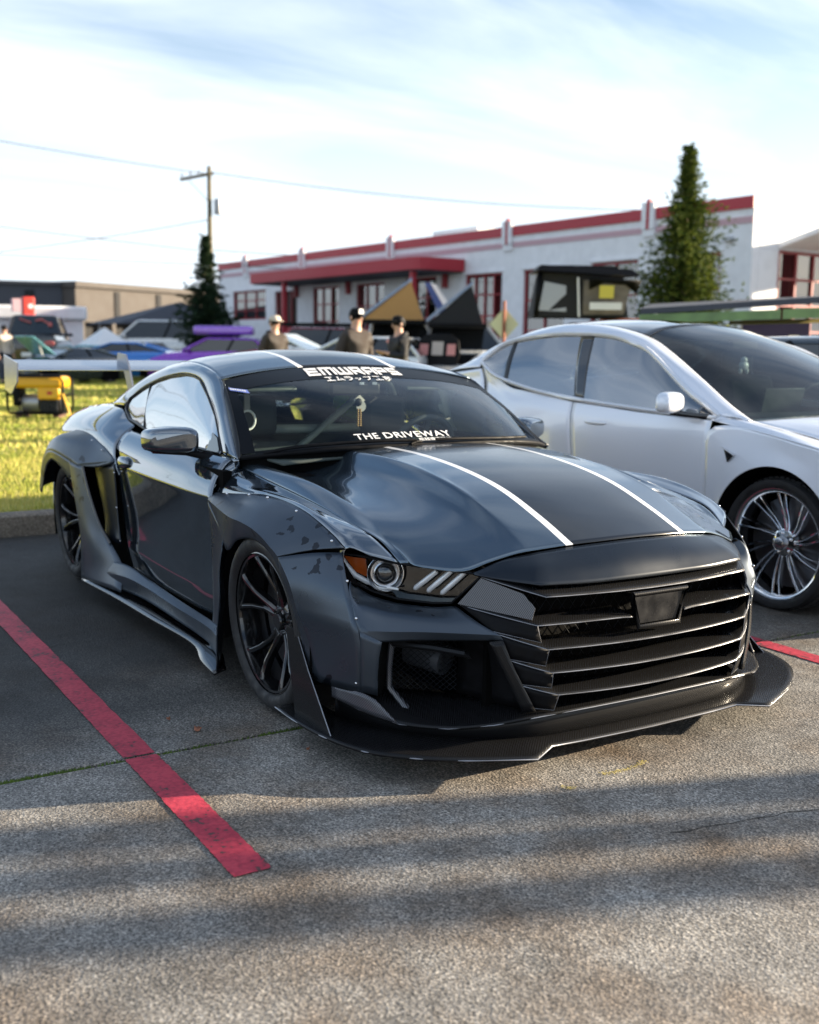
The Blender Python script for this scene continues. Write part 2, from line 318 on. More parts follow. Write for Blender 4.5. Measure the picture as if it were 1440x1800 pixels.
mu = n.new('ShaderNodeMath'); mu.operation = 'MULTIPLY'; l.new(q.outputs['Fac'], mu.inputs[0]); l.new(q2.outputs['Fac'], mu.inputs[1])
rr = n.new('ShaderNodeMapRange'); rr.inputs['From Min'].default_value = .375; rr.inputs['From Max'].default_value = .385; l.new(mu.outputs[0], rr.inputs['Value'])
mx = n.new('ShaderNodeMix'); mx.data_type = 'RGBA'; mx.inputs['A'].default_value = (.068,.085,.108,1); mx.inputs['B'].default_value = (.018,.022,.030,1); l.new(rr.outputs[0], mx.inputs['Factor']); l.new(mx.outputs['Result'], b.inputs['Base Color'])
M_gblack = mat('gloss_black', (.006,.006,.007), .08, 0, 1)
M_black = mat('black_plastic', (.005,.005,.006), .55, spec=.14, noise=(30,.3))
M_void = mat('matt_black', (.003,.003,.003), .9, spec=.08)
M_rubber = mat('tyre_rubber', (.014,.014,.015), .68, noise=(25,.35))
M_white = mat('white_vinyl', (.78,.78,.78), .4)
M_chrome = mat('chrome', (.85,.86,.88), .06, 1)
M_alu = mat('brushed_aluminium', (.62,.63,.66), .28, 1, noise=(14,.25))
M_rivet = mat('rivet_steel', (.8,.8,.82), .18, 1)
M_wheel = mat('gloss_black_rim', (.009,.009,.010), .16, .3, 1)
M_trim = mat('window_rubber', (.010,.010,.011), .35)
M_ws = glass('windscreen_glass', (.78,.86,.84), 1.18)
M_tint = glass('mirror_tint', (.08,.10,.11), 3.6)
M_lens = glass('clear_lens', (.97,.98,.98), 1.1)
# hood and roof: wrap colour with the printed stripes (flat vinyl print, by distance from the centreline)
def striped(name, base):
    m = metallic_paint(name, base, .20, .85, .8); t, n, l, b = nodes(m)
    tc = n.new('ShaderNodeTexCoord'); s = n.new('ShaderNodeSeparateXYZ'); l.new(tc.outputs['Object'], s.inputs[0])
    a = n.new('ShaderNodeMath'); a.operation = 'ABSOLUTE'; l.new(s.outputs[1], a.inputs[0])
    r = n.new('ShaderNodeValToRGB'); r.color_ramp.interpolation = 'CONSTANT'; l.new(a.outputs[0], r.inputs[0])
    e = r.color_ramp.elements; e[0].position = 0; e[0].color = (.006,.007,.009,1); e[1].position = .243; e[1].color = (.80,.81,.83,1)
    x = e.new(.273); x.color = (*base, 1)
    l.new(r.outputs[0], b.inputs['Base Color'])
    w = n.new('ShaderNodeValToRGB'); w.color_ramp.interpolation = 'CONSTANT'; l.new(a.outputs[0], w.inputs[0]); e = w.color_ramp.elements; e[0].position = 0; e[0].color = (0,0,0,1); e[1].position = .273; e[1].color = (.85,.85,.85,1); l.new(w.outputs[0], b.inputs['Metallic']); cw = n.new('ShaderNodeMapRange'); cw.inputs['To Min'].default_value = .35; cw.inputs['To Max'].default_value = .85; l.new(w.outputs[0], cw.inputs['Value']); l.new(cw.outputs[0], b.inputs['Coat Weight'])
    return m
M_stripe = striped('striped_wrap', (.105,.145,.185))
def carbon(name, lo=.006, hi=.11, k=620, direction=(1, 1, .9), rough=.3, spec=.5):
    m = mat(name, (.02,.02,.02), rough, .2, .22 if spec < .4 else .35, spec=spec, coatr=.1); t, n, l, b = nodes(m)
    tc = n.new('ShaderNodeTexCoord'); d = n.new('ShaderNodeVectorMath'); d.operation = 'DOT_PRODUCT'; d.inputs[1].default_value = direction; l.new(tc.outputs['Object'], d.inputs[0])
    mu = n.new('ShaderNodeMath'); mu.operation = 'MULTIPLY'; mu.inputs[1].default_value = k; l.new(d.outputs['Value'], mu.inputs[0])
    s = n.new('ShaderNodeMath'); s.operation = 'SINE'; l.new(mu.outputs[0], s.inputs[0])
    r = n.new('ShaderNodeMapRange'); r.inputs['From Min'].default_value = -.3; r.inputs['From Max'].default_value = .7; l.new(s.outputs[0], r.inputs['Value'])
    mx = n.new('ShaderNodeMix'); mx.data_type = 'RGBA'; mx.inputs['A'].default_value = (lo, lo, lo*1.1, 1); mx.inputs['B'].default_value = (hi*.93, hi*.96, hi*1.1, 1); l.new(r.outputs[0], mx.inputs['Factor']); l.new(mx.outputs['Result'], b.inputs['Base Color'])
    q = n.new('ShaderNodeMapRange'); q.inputs['To Min'].default_value = .55; q.inputs['To Max'].default_value = .25; l.new(r.outputs[0], q.inputs['Value']); l.new(q.outputs[0], b.inputs['Roughness'])
    return m
M_carb = carbon('carbon_fibre', .0025, .018, spec=.18)
M_nose = metallic_paint('nose_satin', (.010,.015,.023), .33, .5, .25, .2, .15, cior=1.5)
M_plate = mat('smoked_plate', (.006,.006,.007), .3, noise=(12,.5))
M_carbl = carbon('pale_carbon_fibre', .012, .17, 560, (1, 1.4, 1.2), .35)
M_edge = mat('clear_coated_edge', (.26,.27,.30), .3, .4, .6)

# small materials the coupe needs before it is built
M_amber = mat('amber_plastic', (.45,.085,.012), .25, 0, .8)
M_lamp = mat('lamp_white', (.92,.92,.93), .3, .1, .6)
M_bar = mat('frosted_bar', (.78,.79,.81), .3, .3, .5)
M_lensd = mat('dark_lens', (.012,.013,.016), .03, 0, 1, spec=.9)
M_mesh = mat('mesh_wire', (.022,.024,.028), .4, .5)
M_duct = mat('duct_plastic', (.045,.05,.058), .45)
M_wing = mat('wing_aluminium', (.60,.61,.64), .22, .9, .3)
M_wing2 = mat('wing_bracket', (.30,.31,.34), .35, .9)
M_tan0 = mat('card', (.42,.38,.33), .6)
M_bead = mat('wood_bead', (.30,.17,.05), .35)
M_lime = mat('lime_shell', (.28,.55,.03), .25, 0, 1)
M_stick = mat('blue_sticker', (.20,.26,.62), .4)
M_lens2 = mat('lamp_cover', (.55,.56,.58), .08, .6, 1)
M_redpy = mat('pylon_red', (.62,.05,.035), .5)
M_lid = mat('aluminium_lid', (.25,.30,.40), .35, .6)
M_blue = mat('blue_cloth', (.05,.09,.26), .8)
M_pale = mat('pale_cloth', (.50,.43,.38), .8)
M_yel = mat('yellow_patch', (.65,.55,.08), .6)
M_orange = mat('orange_plastic', (.75,.16,.03), .4)
M_pinkp = mat('pink_panel', (.62,.26,.24), .6)
M_post = mat('rust_post', (.33,.10,.05), .7)
M_signy = mat('pale_yellow_sign', (.80,.78,.45), .6)
M_green = mat('green_print', (.17,.26,.10), .7, noise=(2.2,.5))
M_lgreen = mat('lime_cloth', (.42,.50,.22), .7)
M_olive = mat('olive_cloth', (.25,.20,.03), .7)
M_violet = mat('violet_cloth', (.035,.03,.10), .7)
M_yel2 = mat('generator_yellow', (.80,.42,.01), .35, 0, .6)
M_brown = mat('brown_foot', (.12,.06,.05), .8)
M_chalk = mat('yellow_chalk', (.62,.50,.12), .9)
M_strip = mat('sun_strip_film', (.004,.005,.007), .4, spec=.12)
M_taupe = mat('taupe_cloth', (.17,.15,.135), .85, noise=(6,.3))
# ------------------------------------------------------------------ wheels
def bar_mesh(mb, pts, w, d, out=-1):
    """ribbon bar in the wheel plane: pts (radius, angle deg, axial), w tangential width, d axial depth"""
    P = []
    for r, a, y in pts: P.append(Vector((r*math.cos(R(a)), y, r*math.sin(R(a)))))
    n = len(P); vs = []
    for i, p in enumerate(P):
        t = (P[min(i+1, n-1)]-P[max(i-1, 0)]); t.y = 0; t.normalize(); u = Vector((-t.z, 0, t.x)); ww = w[i] if isinstance(w, list) else w
        vs += [p+u*ww*.5+Vector((0, d*.25, 0)), p+u*ww*.22, p-u*ww*.22, p-u*ww*.5+Vector((0, d*.25, 0)), p-u*ww*.5+Vector((0, d, 0)), p+u*ww*.5+Vector((0, d, 0))]
    fs = []
    for i in range(n-1):
        for j in range(6): fs.append((i*6+j, i*6+(j+1) % 6, (i+1)*6+(j+1) % 6, (i+1)*6+j))
    fs += [tuple(range(6))[::-1], tuple((n-1)*6+j for j in range(6))]
    mb.add(vs, fs)
def make_wheel(parent, c, s, style, rt=.345, rr=.262, width=.27, camber=0., spin=0., tread=M_rubber, simple=False):
    """outer face looks to -Y in the wheel's own frame"""
    rimm = M_wheel if style == 'black' else M_chrome
    lip = .0 if style == 'black' else .0
    mb = MB()
    dp = .06 if style == 'black' else .10
    mb.lathe([(rr, 0), (rr+.004, .002), (rr+.004, .010), (rr-.004, .004), (rr-.012, .006), (rr-.016, .02), (rr-.020, .05), (rr-.03, .12), (rr-.03, width-.04), (rr, width-.02), (rr, width)], 64)
    wh = mb.build('wheel', M_wheel, parent, 40)
    if style == 'chrome': MB().lathe([(rr-.020, .030), (rr-.014, .008), (rr-.004, .000), (rr+.005, -.003), (rr+.006, .004)], 64).build('rim_lip', M_chrome, wh, 60)
    wh.location = c; wh.rotation_euler = (R(camber)*(1 if s < 0 else -1)*1, 0, math.pi if s > 0 else 0)
    sw = .006
    MB().lathe([(rr+.004, .004), (rr+.010, -.004), (rr+.03, -.012), (rr+.05, -.010), (rt-.022, .000), (rt-.010, .012), (rt-.003, .026), (rt, .05), (rt, width/2), (rt, width-.05), (rt-.01, width-.012), (rt-.04, width+.01), (rr+.004, width-.002)], 72).build('tyre', tread, wh, 50)
    if style != 'black' and not simple:      # tread sipes cut as dark raised shadows is avoided: real grooves as blocks
        mb = MB()
        for k in range(60):
            a = R(6*k)
            for y0, y1 in ((.028, .085), (.10, .16), (.175, .23)):
                p = []
                for yy in (y0, y1):
                    for da in (-.036, .036): p.append((yy, a+da))
                vs = []
                for rad in (rt-.002, rt+.006):
                    for yy, aa in ((y0, a-.036), (y0, a+.036), (y1, a+.046), (y1, a-.026)): vs.append((rad*math.cos(aa), yy, rad*math.sin(aa)))
                mb.add(vs, [(3,2,1,0), (4,5,6,7), (0,1,5,4), (1,2,6,5), (2,3,7,6), (3,0,4,7)])
        meta(mb.build('tread_block', tread, wh, 30), kind='stuff')
    if simple:
        mb = MB()
        for k in range(5): bar_mesh(mb, [(.04, 72*k, .03), (.14, 72*k, .02), (rr-.01, 72*k, .012)], [.06, .05, .06], .03)
        mb.lathe([(0, .02), (.05, .02), (.06, .05)], 16); mb.build('spokes', rimm, wh, 30); return wh
    MB().lathe([(0, .11), (rr-.05, .11), (rr-.05, .13), (0, .13)], 40).build('brake_disc', mat_disc, wh, 30)
    if style == 'black':
        hub = MB().lathe([(0, .052), (.030, .052), (.034, .058), (.036, .075), (.062, .075), (.078, .085), (.082, .12)], 40).build('hub', M_wheel, wh, 35)
        for k in range(5):
            mb = MB(); a = spin+72*k
            for q in (-1, 1):
                bar_mesh(mb, [(.055, a+q*9, .066), (.085, a+q*8.5, .062), (.12, a+q*7.5, .054), (.18, a+q*10.5, .030), (.225, a+q*14, .014), (rr-.010, a+q*17, .008)], [.034, .028, .022, .019, .020, .030], .036)
            o = mb.build('spoke', M_wheel, wh, 25); o.modifiers.new('b', 'BEVEL').width = .0015
            nb = MB().lathe([(.004, .066), (.008, .066), (.008, .08)], 10, c=(.048*math.cos(R(a+36)), 0, .048*math.sin(R(a+36)))).build('lug_nut', M_alu, wh, 30)
    else:
        MB().lathe([(0, .020), (.024, .021), (.033, .026), (.036, .035), (.036, .075)], 32).build('centre_cap', M_alu, wh, 35)
        MB().lathe([(.036, .06), (.060, .066), (.075, .072), (.080, .10)], 40).build('hub', M_chrome, wh, 30)
        for k in range(10):
            mb = MB(); a = spin+36*k
            for q in (-1, 1):
                bar_mesh(mb, [(.062, a+q*5, .070), (.10, a+2+q*6, .064), (.15, a+5+q*5.5, .052), (.20, a+8.5+q*5, .036), (rr-.016, a+12+q*5, .022)], [.017, .015, .014, .014, .017], .030)
            mb.build('spoke', M_chrome, wh, 35)
        for k in range(5):
            a = R(72*k+20+spin); MB().ball((.056*math.cos(a), .062, .056*math.sin(a)), .009, 8, 6).build('lug_nut', M_chrome, wh, 60)
    return wh
mat_disc = mat('disc_steel', (.16,.16,.17), .4, 1)

# ------------------------------------------------------------------ black widebody coupe
def fullrow(r): return [(x, -y, z) for x, y, z in r[::-1]]+list(r[1:])
def surf_full(name, rows, mt, parent, nu, nv, cu=(), **kw):
    k = len(rows[0])-1
    return surf(name, [fullrow(r) for r in rows], mt, parent, nu, nv, s=1, cu=tuple(k-c for c in cu)+tuple(k+c for c in cu), **kw)
car = empty('sports_coupe', label='dark slate widebody coupe with two white stripes along hood and roof and louvred carbon nose', cat='car')
def WS(u, v):
    """windscreen: u -1 (car right) .. 1 (left), v 0 cowl .. 1 header"""
    a = abs(u)
    B = np.array([-.39-.285*a**3, .81*u, .948-.058*a**3]); H = np.array([-1.225+.075*a**2.2, .69*u, 1.262-.066*a**2.4])
    P = B+(H-B)*v; n = np.array([.42, 0, .9]); return P+n*.030*4*v*(1-v)*(1-.25*a*a)
nu_, nv_ = 36, 18
def ws_sheet(name, u0, u1, v0, v1, mt, off, parent=car, nu=36, nv=18):
    vs = []; n = Vector((.42, 0, .9)).normalized()
    for j in range(nv+1):
        for i in range(nu+1):
            p = WS(u0+(u1-u0)*i/nu, v0+(v1-v0)*j/nv); vs.append(Vector(p)+n*off)
    return MB().add(vs, [(j*(nu+1)+i, j*(nu+1)+i+1, (j+1)*(nu+1)+i+1, (j+1)*(nu+1)+i) for j in range(nv) for i in range(nu)]).build(name, mt, parent, 180)
ws = ws_sheet('windscreen', -.985, .985, .0, .985, M_ws, 0)
ws_sheet('sun_strip', -.985, .985, .775, .985, M_strip, .0015, ws, 36, 4)
ws_sheet('glass_border', -.985, -.93, .02, .775, M_strip, .0015, ws, 2, 14)
ws_sheet('glass_border', .93, .985, .02, .775, M_strip, .0015, ws, 2, 14)
ws_sheet('glass_border', -.93, .93, .0, .035, M_strip, .0015, ws, 30, 2)
MB().tube([tuple(WS(u/20, -.012)) for u in range(-20, 21)], .011, 6).build('cowl_trim', M_black, car, 60)
fwp = [[tuple(WS(u/10, 0)) for u in range(-10, 11)], [tuple(WS(u/10, 0)-np.array([.01, 0, .16])) for u in range(-10, 11)]]
surf('cowl_panel', fwp, M_void, car, 2, 2, s=1)

for s in (-1, 1):
    S = dict(s=s)
    RA = [(-.640,.823,.886),(-.706,.808,.921),(-.861,.769,1.018),(-1.02,.728,1.121),(-1.150,.692,1.202),(-1.42,.660,1.252),(-1.75,.640,1.268),(-2.1,.650,1.225),(-2.45,.695,1.125),(-2.78,.735,1.000)]
    WE = [(-.806,.824,.889),(-.922,.795,.966),(-1.047,.763,1.047),(-1.215,.731,1.130),(-1.391,.704,1.200),(-1.614,.696,1.218),(-1.821,.703,1.201),(-1.994,.715,1.172),(-2.195,.735,1.118),(-2.400,.768,1.020)]
    surf('pillar_seal', [RA[:5], [tuple(WS(.985, v))[:1]+(abs(WS(.985, v)[1]),)+tuple(WS(.985, v))[2:] for v in (0, .15, .45, .76, .985)]], M_trim, car, 4, 2, **S)
    MIDR = [tuple((a+b)/2+(0, .008, .006)[k] for k, (a, b) in enumerate(zip(p, q))) for p, q in zip(RA, WE)]
    surf('roof_rail', [RA, MIDR, WE], M_wrap, car, 5, 4, **S, flip=True)
    # side glass
    OUT = [(-.821,.818,.894),(-.922,.790,.964),(-1.047,.758,1.044),(-1.22,.726,1.125),(-1.391,.699,1.193),(-1.50,.693,1.208),(-1.614,.691,1.211),(-1.821,.698,1.194),(-1.994,.710,1.166),(-2.062,.719,1.148)]
    BOT = [(-.835,.818,.892),(-.98,.818,.892),(-1.12,.818,.893),(-1.28,.818,.894),(-1.42,.818,.895),(-1.52,.817,.897),(-1.62,.816,.900),(-1.74,.813,.906),(-1.86,.808,.916),(-1.925,.805,.927)]
    MD = [tuple((a+b)/2+(0, .012, 0)[k] for k, (a, b) in enumerate(zip(p, q))) for p, q in zip(OUT, BOT)]
    surf('side_window', [OUT, MD, BOT], M_tint, car, 4, 4, s=s, thick=0)
    QO = [(-2.072,.721,1.145),(-2.189,.730,1.114),(-2.327,.751,1.062),(-2.345,.765,1.025)]; QB = [(-1.937,.806,.928),(-2.06,.799,.942),(-2.199,.794,.956),(-2.324,.776,1.001)]
    surf('quarter_window', [QO, QB], M_tint, car, 4, 4, s=s, thick=0)
    loop = [(x, s*(y+.004), z) for x, y, z in OUT+QO[1:]+QB[::-1]+BOT[::-1]]
    MB().tube(loop, .007, 6, closed=True).build('window_trim', M_trim, car, 60)
    MB().tube([(-2.066, s*.724, 1.146), (-1.995, s*.772, 1.03), (-1.931, s*.810, .927)], .005, 6).build('window_trim', M_trim, car, 60)
    MB().prism([(-.835, s*.824, .896), (-.915, s*.802, .953), (-1.0, s*.790, .972), (-.985, s*.826, .896)], (0, s*.006, 0)).build('mirror_triangle', M_gblack, car, 30)
    # door
    D = []
    for z, wd, x0, x1 in ((.884,.826,-.70,-2.05),(.862,.868,-.69,-2.02),(.81,.914,-.675,-1.99),(.76,.938,-.665,-1.955),(.728,.948,-.655,-1.95),(.705,.9445,-.65,-1.955),(.62,.936,-.645,-1.955),(.50,.928,-.64,-1.94),(.41,.926,-.635,-1.92),(.36,.928,-.63,-1.90),(.325,.931,-.625,-1.87),(.29,.930,-.62,-1.84),(.22,.925,-.61,-1.80)):
        D.append([(x0+(x1-x0)*k/6, wd+(.010*math.sin(math.pi*k/6))-(.012 if k == 0 else 0)+(.016*k/6 if z > .8 else .0), z+(.026*(k/6)**2 if z > .8 else .016*k/6 if z > .7 else 0)) for k in range(7)])
    door = surf('door', D, M_wrap, car, 5, 4, **S, cv=(4, 10), sharp=30)
    MB().ball((0, 0, 0), (.085, .022, .032), 20, 10).build('door_handle', M_wrap, door, 60).location = (-1.82, s*.955, .765)
    # quarter panel
    Q = [[(-2.07,.806,.932),(-2.22,.797,.958),(-2.42,.774,1.008),(-2.80,.744,1.006),(-3.15,.742,.978),(-3.42,.70,.952)],
         [(-2.045,.872,.89),(-2.22,.884,.915),(-2.42,.885,.932),(-2.80,.87,.940),(-3.15,.85,.925),(-3.46,.79,.905)],
         [(-2.015,.930,.835),(-2.22,.942,.865),(-2.42,.945,.875),(-2.80,.94,.872),(-3.15,.92,.852),(-3.50,.83,.83)],
         [(-1.95,.952,.745),(-2.2,.958,.78),(-2.42,.95,.80),(-2.80,.94,.80),(-3.15,.93,.77),(-3.50,.85,.73)],
         [(-1.92,.935,.66),(-2.2,.94,.70),(-2.42,.93,.72),(-2.80,.92,.72),(-3.15,.91,.70),(-3.50,.85,.60)]]
    surf('rear_quarter', Q, M_wrap, car, 6, 5, **S)
    # rear flare
    FS = [(-3.20,.955,.52),(-3.10,.965,.68),(-3.007,.962,.782),(-2.855,.945,.846),(-2.668,.945,.868),(-2.40,.948,.862),(-2.183,.952,.827),(-1.975,.955,.768)]
    FM = [(-3.19,1.03,.50),(-3.09,1.04,.655),(-2.99,1.045,.755),(-2.84,1.045,.815),(-2.668,1.040,.825),(-2.42,1.015,.805),(-2.21,.99,.768),(-1.985,.965,.745)]
    FC = [(-3.13,1.075,.48),(-3.04,1.08,.62),(-2.95,1.085,.70),(-2.82,1.085,.745),(-2.64,1.08,.745),(-2.45,1.065,.722),(-2.31,1.052,.705),(-2.14,1.0,.710)]
    FL = [(-3.07,1.075,.47),(-2.99,1.075,.58),(-2.92,1.075,.645),(-2.81,1.075,.690),(-2.70,1.075,.690),(-2.58,1.065,.655),(-2.50,1.055,.615),(-2.44,1.05,.56)]
    fl = surf('rear_flare', [FS, FM, FC], M_satin, car, 5, 5, **S, cv=(2,))
    surf('flare_lip', [FC[:7]]+[FL[:7]], M_satin, fl, 5, 4, **S)
    # outer skin ahead of the rear wheel, with the mouth of the scoop in front of it
    A = [[(-2.45,1.066,.718),(-2.36,1.058,.712),(-2.25,1.040,.706)], [(-2.41,1.062,.60),(-2.30,1.058,.60),(-2.17,1.035,.585)], [(-2.33,1.060,.45),(-2.20,1.056,.45),(-2.04,1.020,.43)], [(-2.28,1.06,.33),(-2.10,1.055,.335),(-1.93,.995,.335)], [(-2.27,1.062,.20),(-2.05,1.05,.21),(-1.78,.985,.24)], [(-2.27,1.065,.10),(-2.05,1.06,.115),(-1.70,1.02,.125)]]
    surf('scoop_skin', A, M_satin, car, 4, 5, **S)
    A = [[(-1.955,.960,.745),(-2.06,.964,.74),(-2.17,.970,.735),(-2.29,.972,.73)], [(-1.945,.957,.60),(-2.03,.960,.6),(-2.12,.966,.6),(-2.23,.968,.6)], [(-1.925,.956,.45),(-1.98,.960,.45),(-2.04,.966,.45),(-2.13,.968,.45)], [(-1.88,.957,.335),(-1.93,.975,.34),(-1.98,.985,.345),(-2.05,.99,.35)]]
    surf('scoop_mouth', A, M_nose, car, 4, 4, **S)
    MB().tube([(x, s*(y+.004), z) for x, y, z in catmull([(-2.25,1.040,.706),(-2.17,1.035,.585),(-2.04,1.020,.43),(-1.93,.995,.335)], 5).tolist()], .009, 8).build('scoop_frame', M_gblack, car, 60)
    MB().prism([(-2.30, s*1.055, .712), (-2.0, s*.962, .750), (-2.1, s*.93, .742), (-2.27, s*.97, .70)], (0, 0, .006)).build('scoop_blade', M_satin, car, 30)
    # fender
    E1 = [(-.672,.802,.846),(-.37,.802,.818),(-.20,.802,.803),(-.035,.802,.788),(.13,.802,.771),(.34,.802,.744),(.46,.792,.716),(.572,.762,.652)]
    SM = [(-.71,.908,.738),(-.41,.905,.768),(-.27,.905,.785),(-.146,.905,.794),(.029,.905,.791),(.200,.905,.770),(.366,.902,.727),(.450,.895,.690)]
    MI = [(-.69,.862,.812),(-.39,.862,.805),(-.24,.862,.803),(-.09,.862,.798),(.08,.862,.788),(.27,.862,.762),(.41,.853,.726),(.515,.832,.672)]
    fe = surf('front_fender', [E1, MI, SM, [(x, .90, z-.12) for x, y, z in SM]], M_wrap, car, 5, 5, **S)
    surf('cowl_corner', [[(-.640,.823,.884),(-.80,.832,.882)], [(-.668,.806,.846),(-.688,.862,.845)], [(-.685,.862,.812),(-.70,.895,.79)], [(-.71,.908,.738),(-.70,.93,.74)]], M_wrap, car, 3, 3, **S)
    # front flare
    T0 = [(x, y+.006, z+.004) for x, y, z in SM]
    T1 = [(-.68,.935,.732),(-.33,.975,.748),(-.18,.98,.764),(-.05,.985,.765),(.09,.985,.748),(.205,.982,.722),(.29,.98,.700),(.352,.975,.676)]
    T2 = [(-.66,.950,.721),(-.26,1.028,.713),(-.10,1.045,.716),(.034,1.052,.709),(.125,1.052,.690),(.190,1.052,.668),(.225,1.051,.656),(.250,1.050,.644)]
    T3 = [(-.52,.955,.62),(-.285,1.02,.575),(-.17,1.025,.632),(-.03,1.028,.661),(.085,1.028,.652),(.150,1.028,.630),(.190,1.028,.606),(.215,1.028,.588)]
    ff = surf('front_flare', [T0, T1, T2, T3], M_satin, car, 5, 5, **S, cv=(2,), sharp=25)
    A = [[(-.655,.952,.716),(-.56,.957,.66),(-.43,.975,.612),(-.335,1.02,.575)], [(-.645,.945,.60),(-.54,.95,.56),(-.42,.975,.52),(-.345,1.03,.48)], [(-.635,.945,.42),(-.54,.95,.40),(-.41,.975,.38),(-.338,1.035,.36)], [(-.62,.95,.24),(-.53,.955,.24),(-.42,.985,.24),(-.355,1.04,.22)], [(-.60,.975,.11),(-.52,.98,.10),(-.42,1.0,.09),(-.35,1.045,.075)]]
    surf('flare_blade', A, M_satin, ff, 5, 5, **S, cu=(2,))
    # bumper side behind the rivets
    C0 = [(.215,1.028,.588),(.268,1.02,.515),(.300,1.01,.44),(.335,1.0,.36),(.375,.985,.24)]
    C1 = [(.252,1.050,.642),(.325,1.042,.565),(.362,1.030,.470),(.395,1.0,.37),(.43,.975,.235)]
    C2 = [(.362,.975,.668),(.435,.985,.575),(.475,.985,.462),(.49,.965,.38),(.50,.945,.232)]
    C3 = [(.448,.908,.678),(.535,.93,.572),(.600,.927,.447),(.603,.918,.37),(.575,.905,.23)]
    fs_ = surf('bumper_side', [C0, C1, C2, C3], M_satin, ff, 5, 5, **S, cv=(1,), cu=(2,), sharp=24)
    for p in ((.520,.926,.597),(.588,.929,.487),(.566,.915,.262)):
        MB().ball((p[0], s*p[1], p[2]), .0055, 10, 6).build('rivet', M_rivet, ff, 60)
    for k in (0.6, 1.75, 3.1, 4.6, 6.55):
        i = int(k); f_ = k-i; p = [T0[i][c]*(1-f_)+T0[i+1][c]*f_ for c in range(3)]; q = [T1[i][c]*(1-f_)+T1[i+1][c]*f_ for c in range(3)]
        p = [a*.82+b_*.18 for a, b_ in zip(p, q)]; MB().ball((p[0], s*(p[1]+.002), p[2]+.004), .0055, 10, 6).build('rivet', M_rivet, ff, 60)
    for k in (5.3, 6.2): 
        i = int(k); f_ = k-i; p = [FS[i][c]*(1-f_)+FS[i+1][c]*f_ for c in range(3)]; MB().ball((p[0], s*(p[1]+.018), p[2]-.014), .005, 8, 6).build('rivet', M_rivet, fl, 60)
    for p in ((-1.955,.963,.70),(-1.938,.96,.52),(-1.895,.957,.352)): MB().ball((p[0], s*p[1], p[2]), .005, 8, 6).build('rivet', M_rivet, fl, 60)
    # sill skirt
    K = [[(-2.26,1.055,.215),(-1.75,.985,.26),(-1.45,.955,.232),(-1.02,.955,.218),(-.60,.955,.21),(-.42,.985,.215)],
         [(-2.26,1.06,.150),(-1.75,1.012,.205),(-1.45,.985,.205),(-1.02,.985,.198),(-.60,.985,.196),(-.40,1.01,.19)],
         [(-2.25,1.07,.118),(-1.75,1.005,.13),(-1.45,.975,.135),(-1.02,.972,.132),(-.60,.98,.128),(-.38,1.02,.11)]]
    surf('side_skirt', K, M_satin, car, 5, 5, **S, cv=(1,), sharp=25)
    K = [[(-2.24,1.00,.112),(-1.7,.95,.112),(-1.22,.94,.112),(-.68,.94,.112),(-.5,.96,.105),(-.36,1.0,.08)], [(-2.20,1.087,.103),(-1.69,1.048,.10),(-1.22,1.032,.10),(-.72,1.012,.10),(-.52,1.045,.078),(-.345,1.058,.07)]]
    surf('skirt_splitter', K, M_gblack, car, 6, 3, **S, thick=.012, sharp=30)
    # hood side mirror
    mm = MB(); n1, n2 = 20, 12
    for j in range(n2+1):
        for i in range(n1):
            a = 2*math.pi*i/n1; ca, sa = math.cos(a), math.sin(a); e = 2/4.6
            y = .104*math.copysign(abs(ca)**e, ca); z = .060*math.copysign(abs(sa)**e, sa)
            k = j/n2
            sh = math.sqrt(max(0, 1-k**3.5)); x = -.06+.115*k
            z2 = z*(sh*.45+.55)*(1-.20*(y/.118 if y > 0 else 0)); y2 = y*(sh*.25+.75)
            mm.v.append((-1.00+x-.05*(y/.118), s*(.985+y2), .940+z2+.004*k))
    for j in range(n2):
        for i in range(n1): mm.f.append((j*n1+i, j*n1+(i+1) % n1, (j+1)*n1+(i+1) % n1, (j+1)*n1+i))
    mm.f.append(tuple(range(n1))); mm.f.append(tuple(n2*n1+i for i in range(n1)))
    mr = mm.build('side_mirror', M_wrap, car, 40)
    MB().add([(-.905, s*.872, .900), (-.93, s*.90, .888), (-1.03, s*1.07, .893), (-1.08, s*1.09, .90), (-.905, s*.85, .872), (-.95, s*.92, .876), (-1.03, s*1.06, .884), (-1.09, s*1.05, .888)], [(0,1,5,4), (1,2,6,5), (2,3,7,6), (4,5,6,7), (0,1,2,3)]).build('mirror_base', M_gblack, mr, 30)
    MB().tube([(-.90, s*.83, .868), (-.93, s*.88, .880), (-.97, s*.93, .892)], [.022, .018, .016], 10).build('mirror_arm', M_black, mr, 60)
    # headlamp : plan line runs from the corner of the car inwards
    O = [(.385,.903,.670),(.468,.835,.663),(.567,.754,.648),(.655,.683,.643),(.755,.600,.636),(.782,.578,.626),(.711,.642,.532),(.660,.684,.526),(.568,.760,.529),(.500,.815,.546),(.439,.864,.575)]
    nn = Vector((.636, .771*1, .041)).normalized()
    def hp(p, d): return (p[0]-nn.x*d, s*(p[1]-nn.y*d), p[2]-nn.z*d)
    hl = MB(); n_ = len(O); hl.v = [hp(p, .0) for p in O]+[hp(p, .06) for p in O]
    hl.f = [(i, (i+1) % n_, n_+(i+1) % n_, n_+i) for i in range(n_)]+[tuple(range(n_, 2*n_))]
    H = hl.build('headlamp', M_gblack, car, 30)
    def poly(name, pts, mt, d, th=.006):
        v = Vector((nn.x, s*nn.y, nn.z))*th
        return MB().prism([hp(p, d) for p in pts], v).build(name, mt, H, 40, bevel=.001)
    poly('amber_reflector', [(.402,.890,.655),(.464,.839,.650),(.470,.834,.588),(.440,.862,.603)], M_amber, .035)
    drl = [(.392,.897,.660),(.410,.884,.625),(.437,.862,.590),(.470,.834,.572),(.515,.800,.560),(.56,.765,.556)]
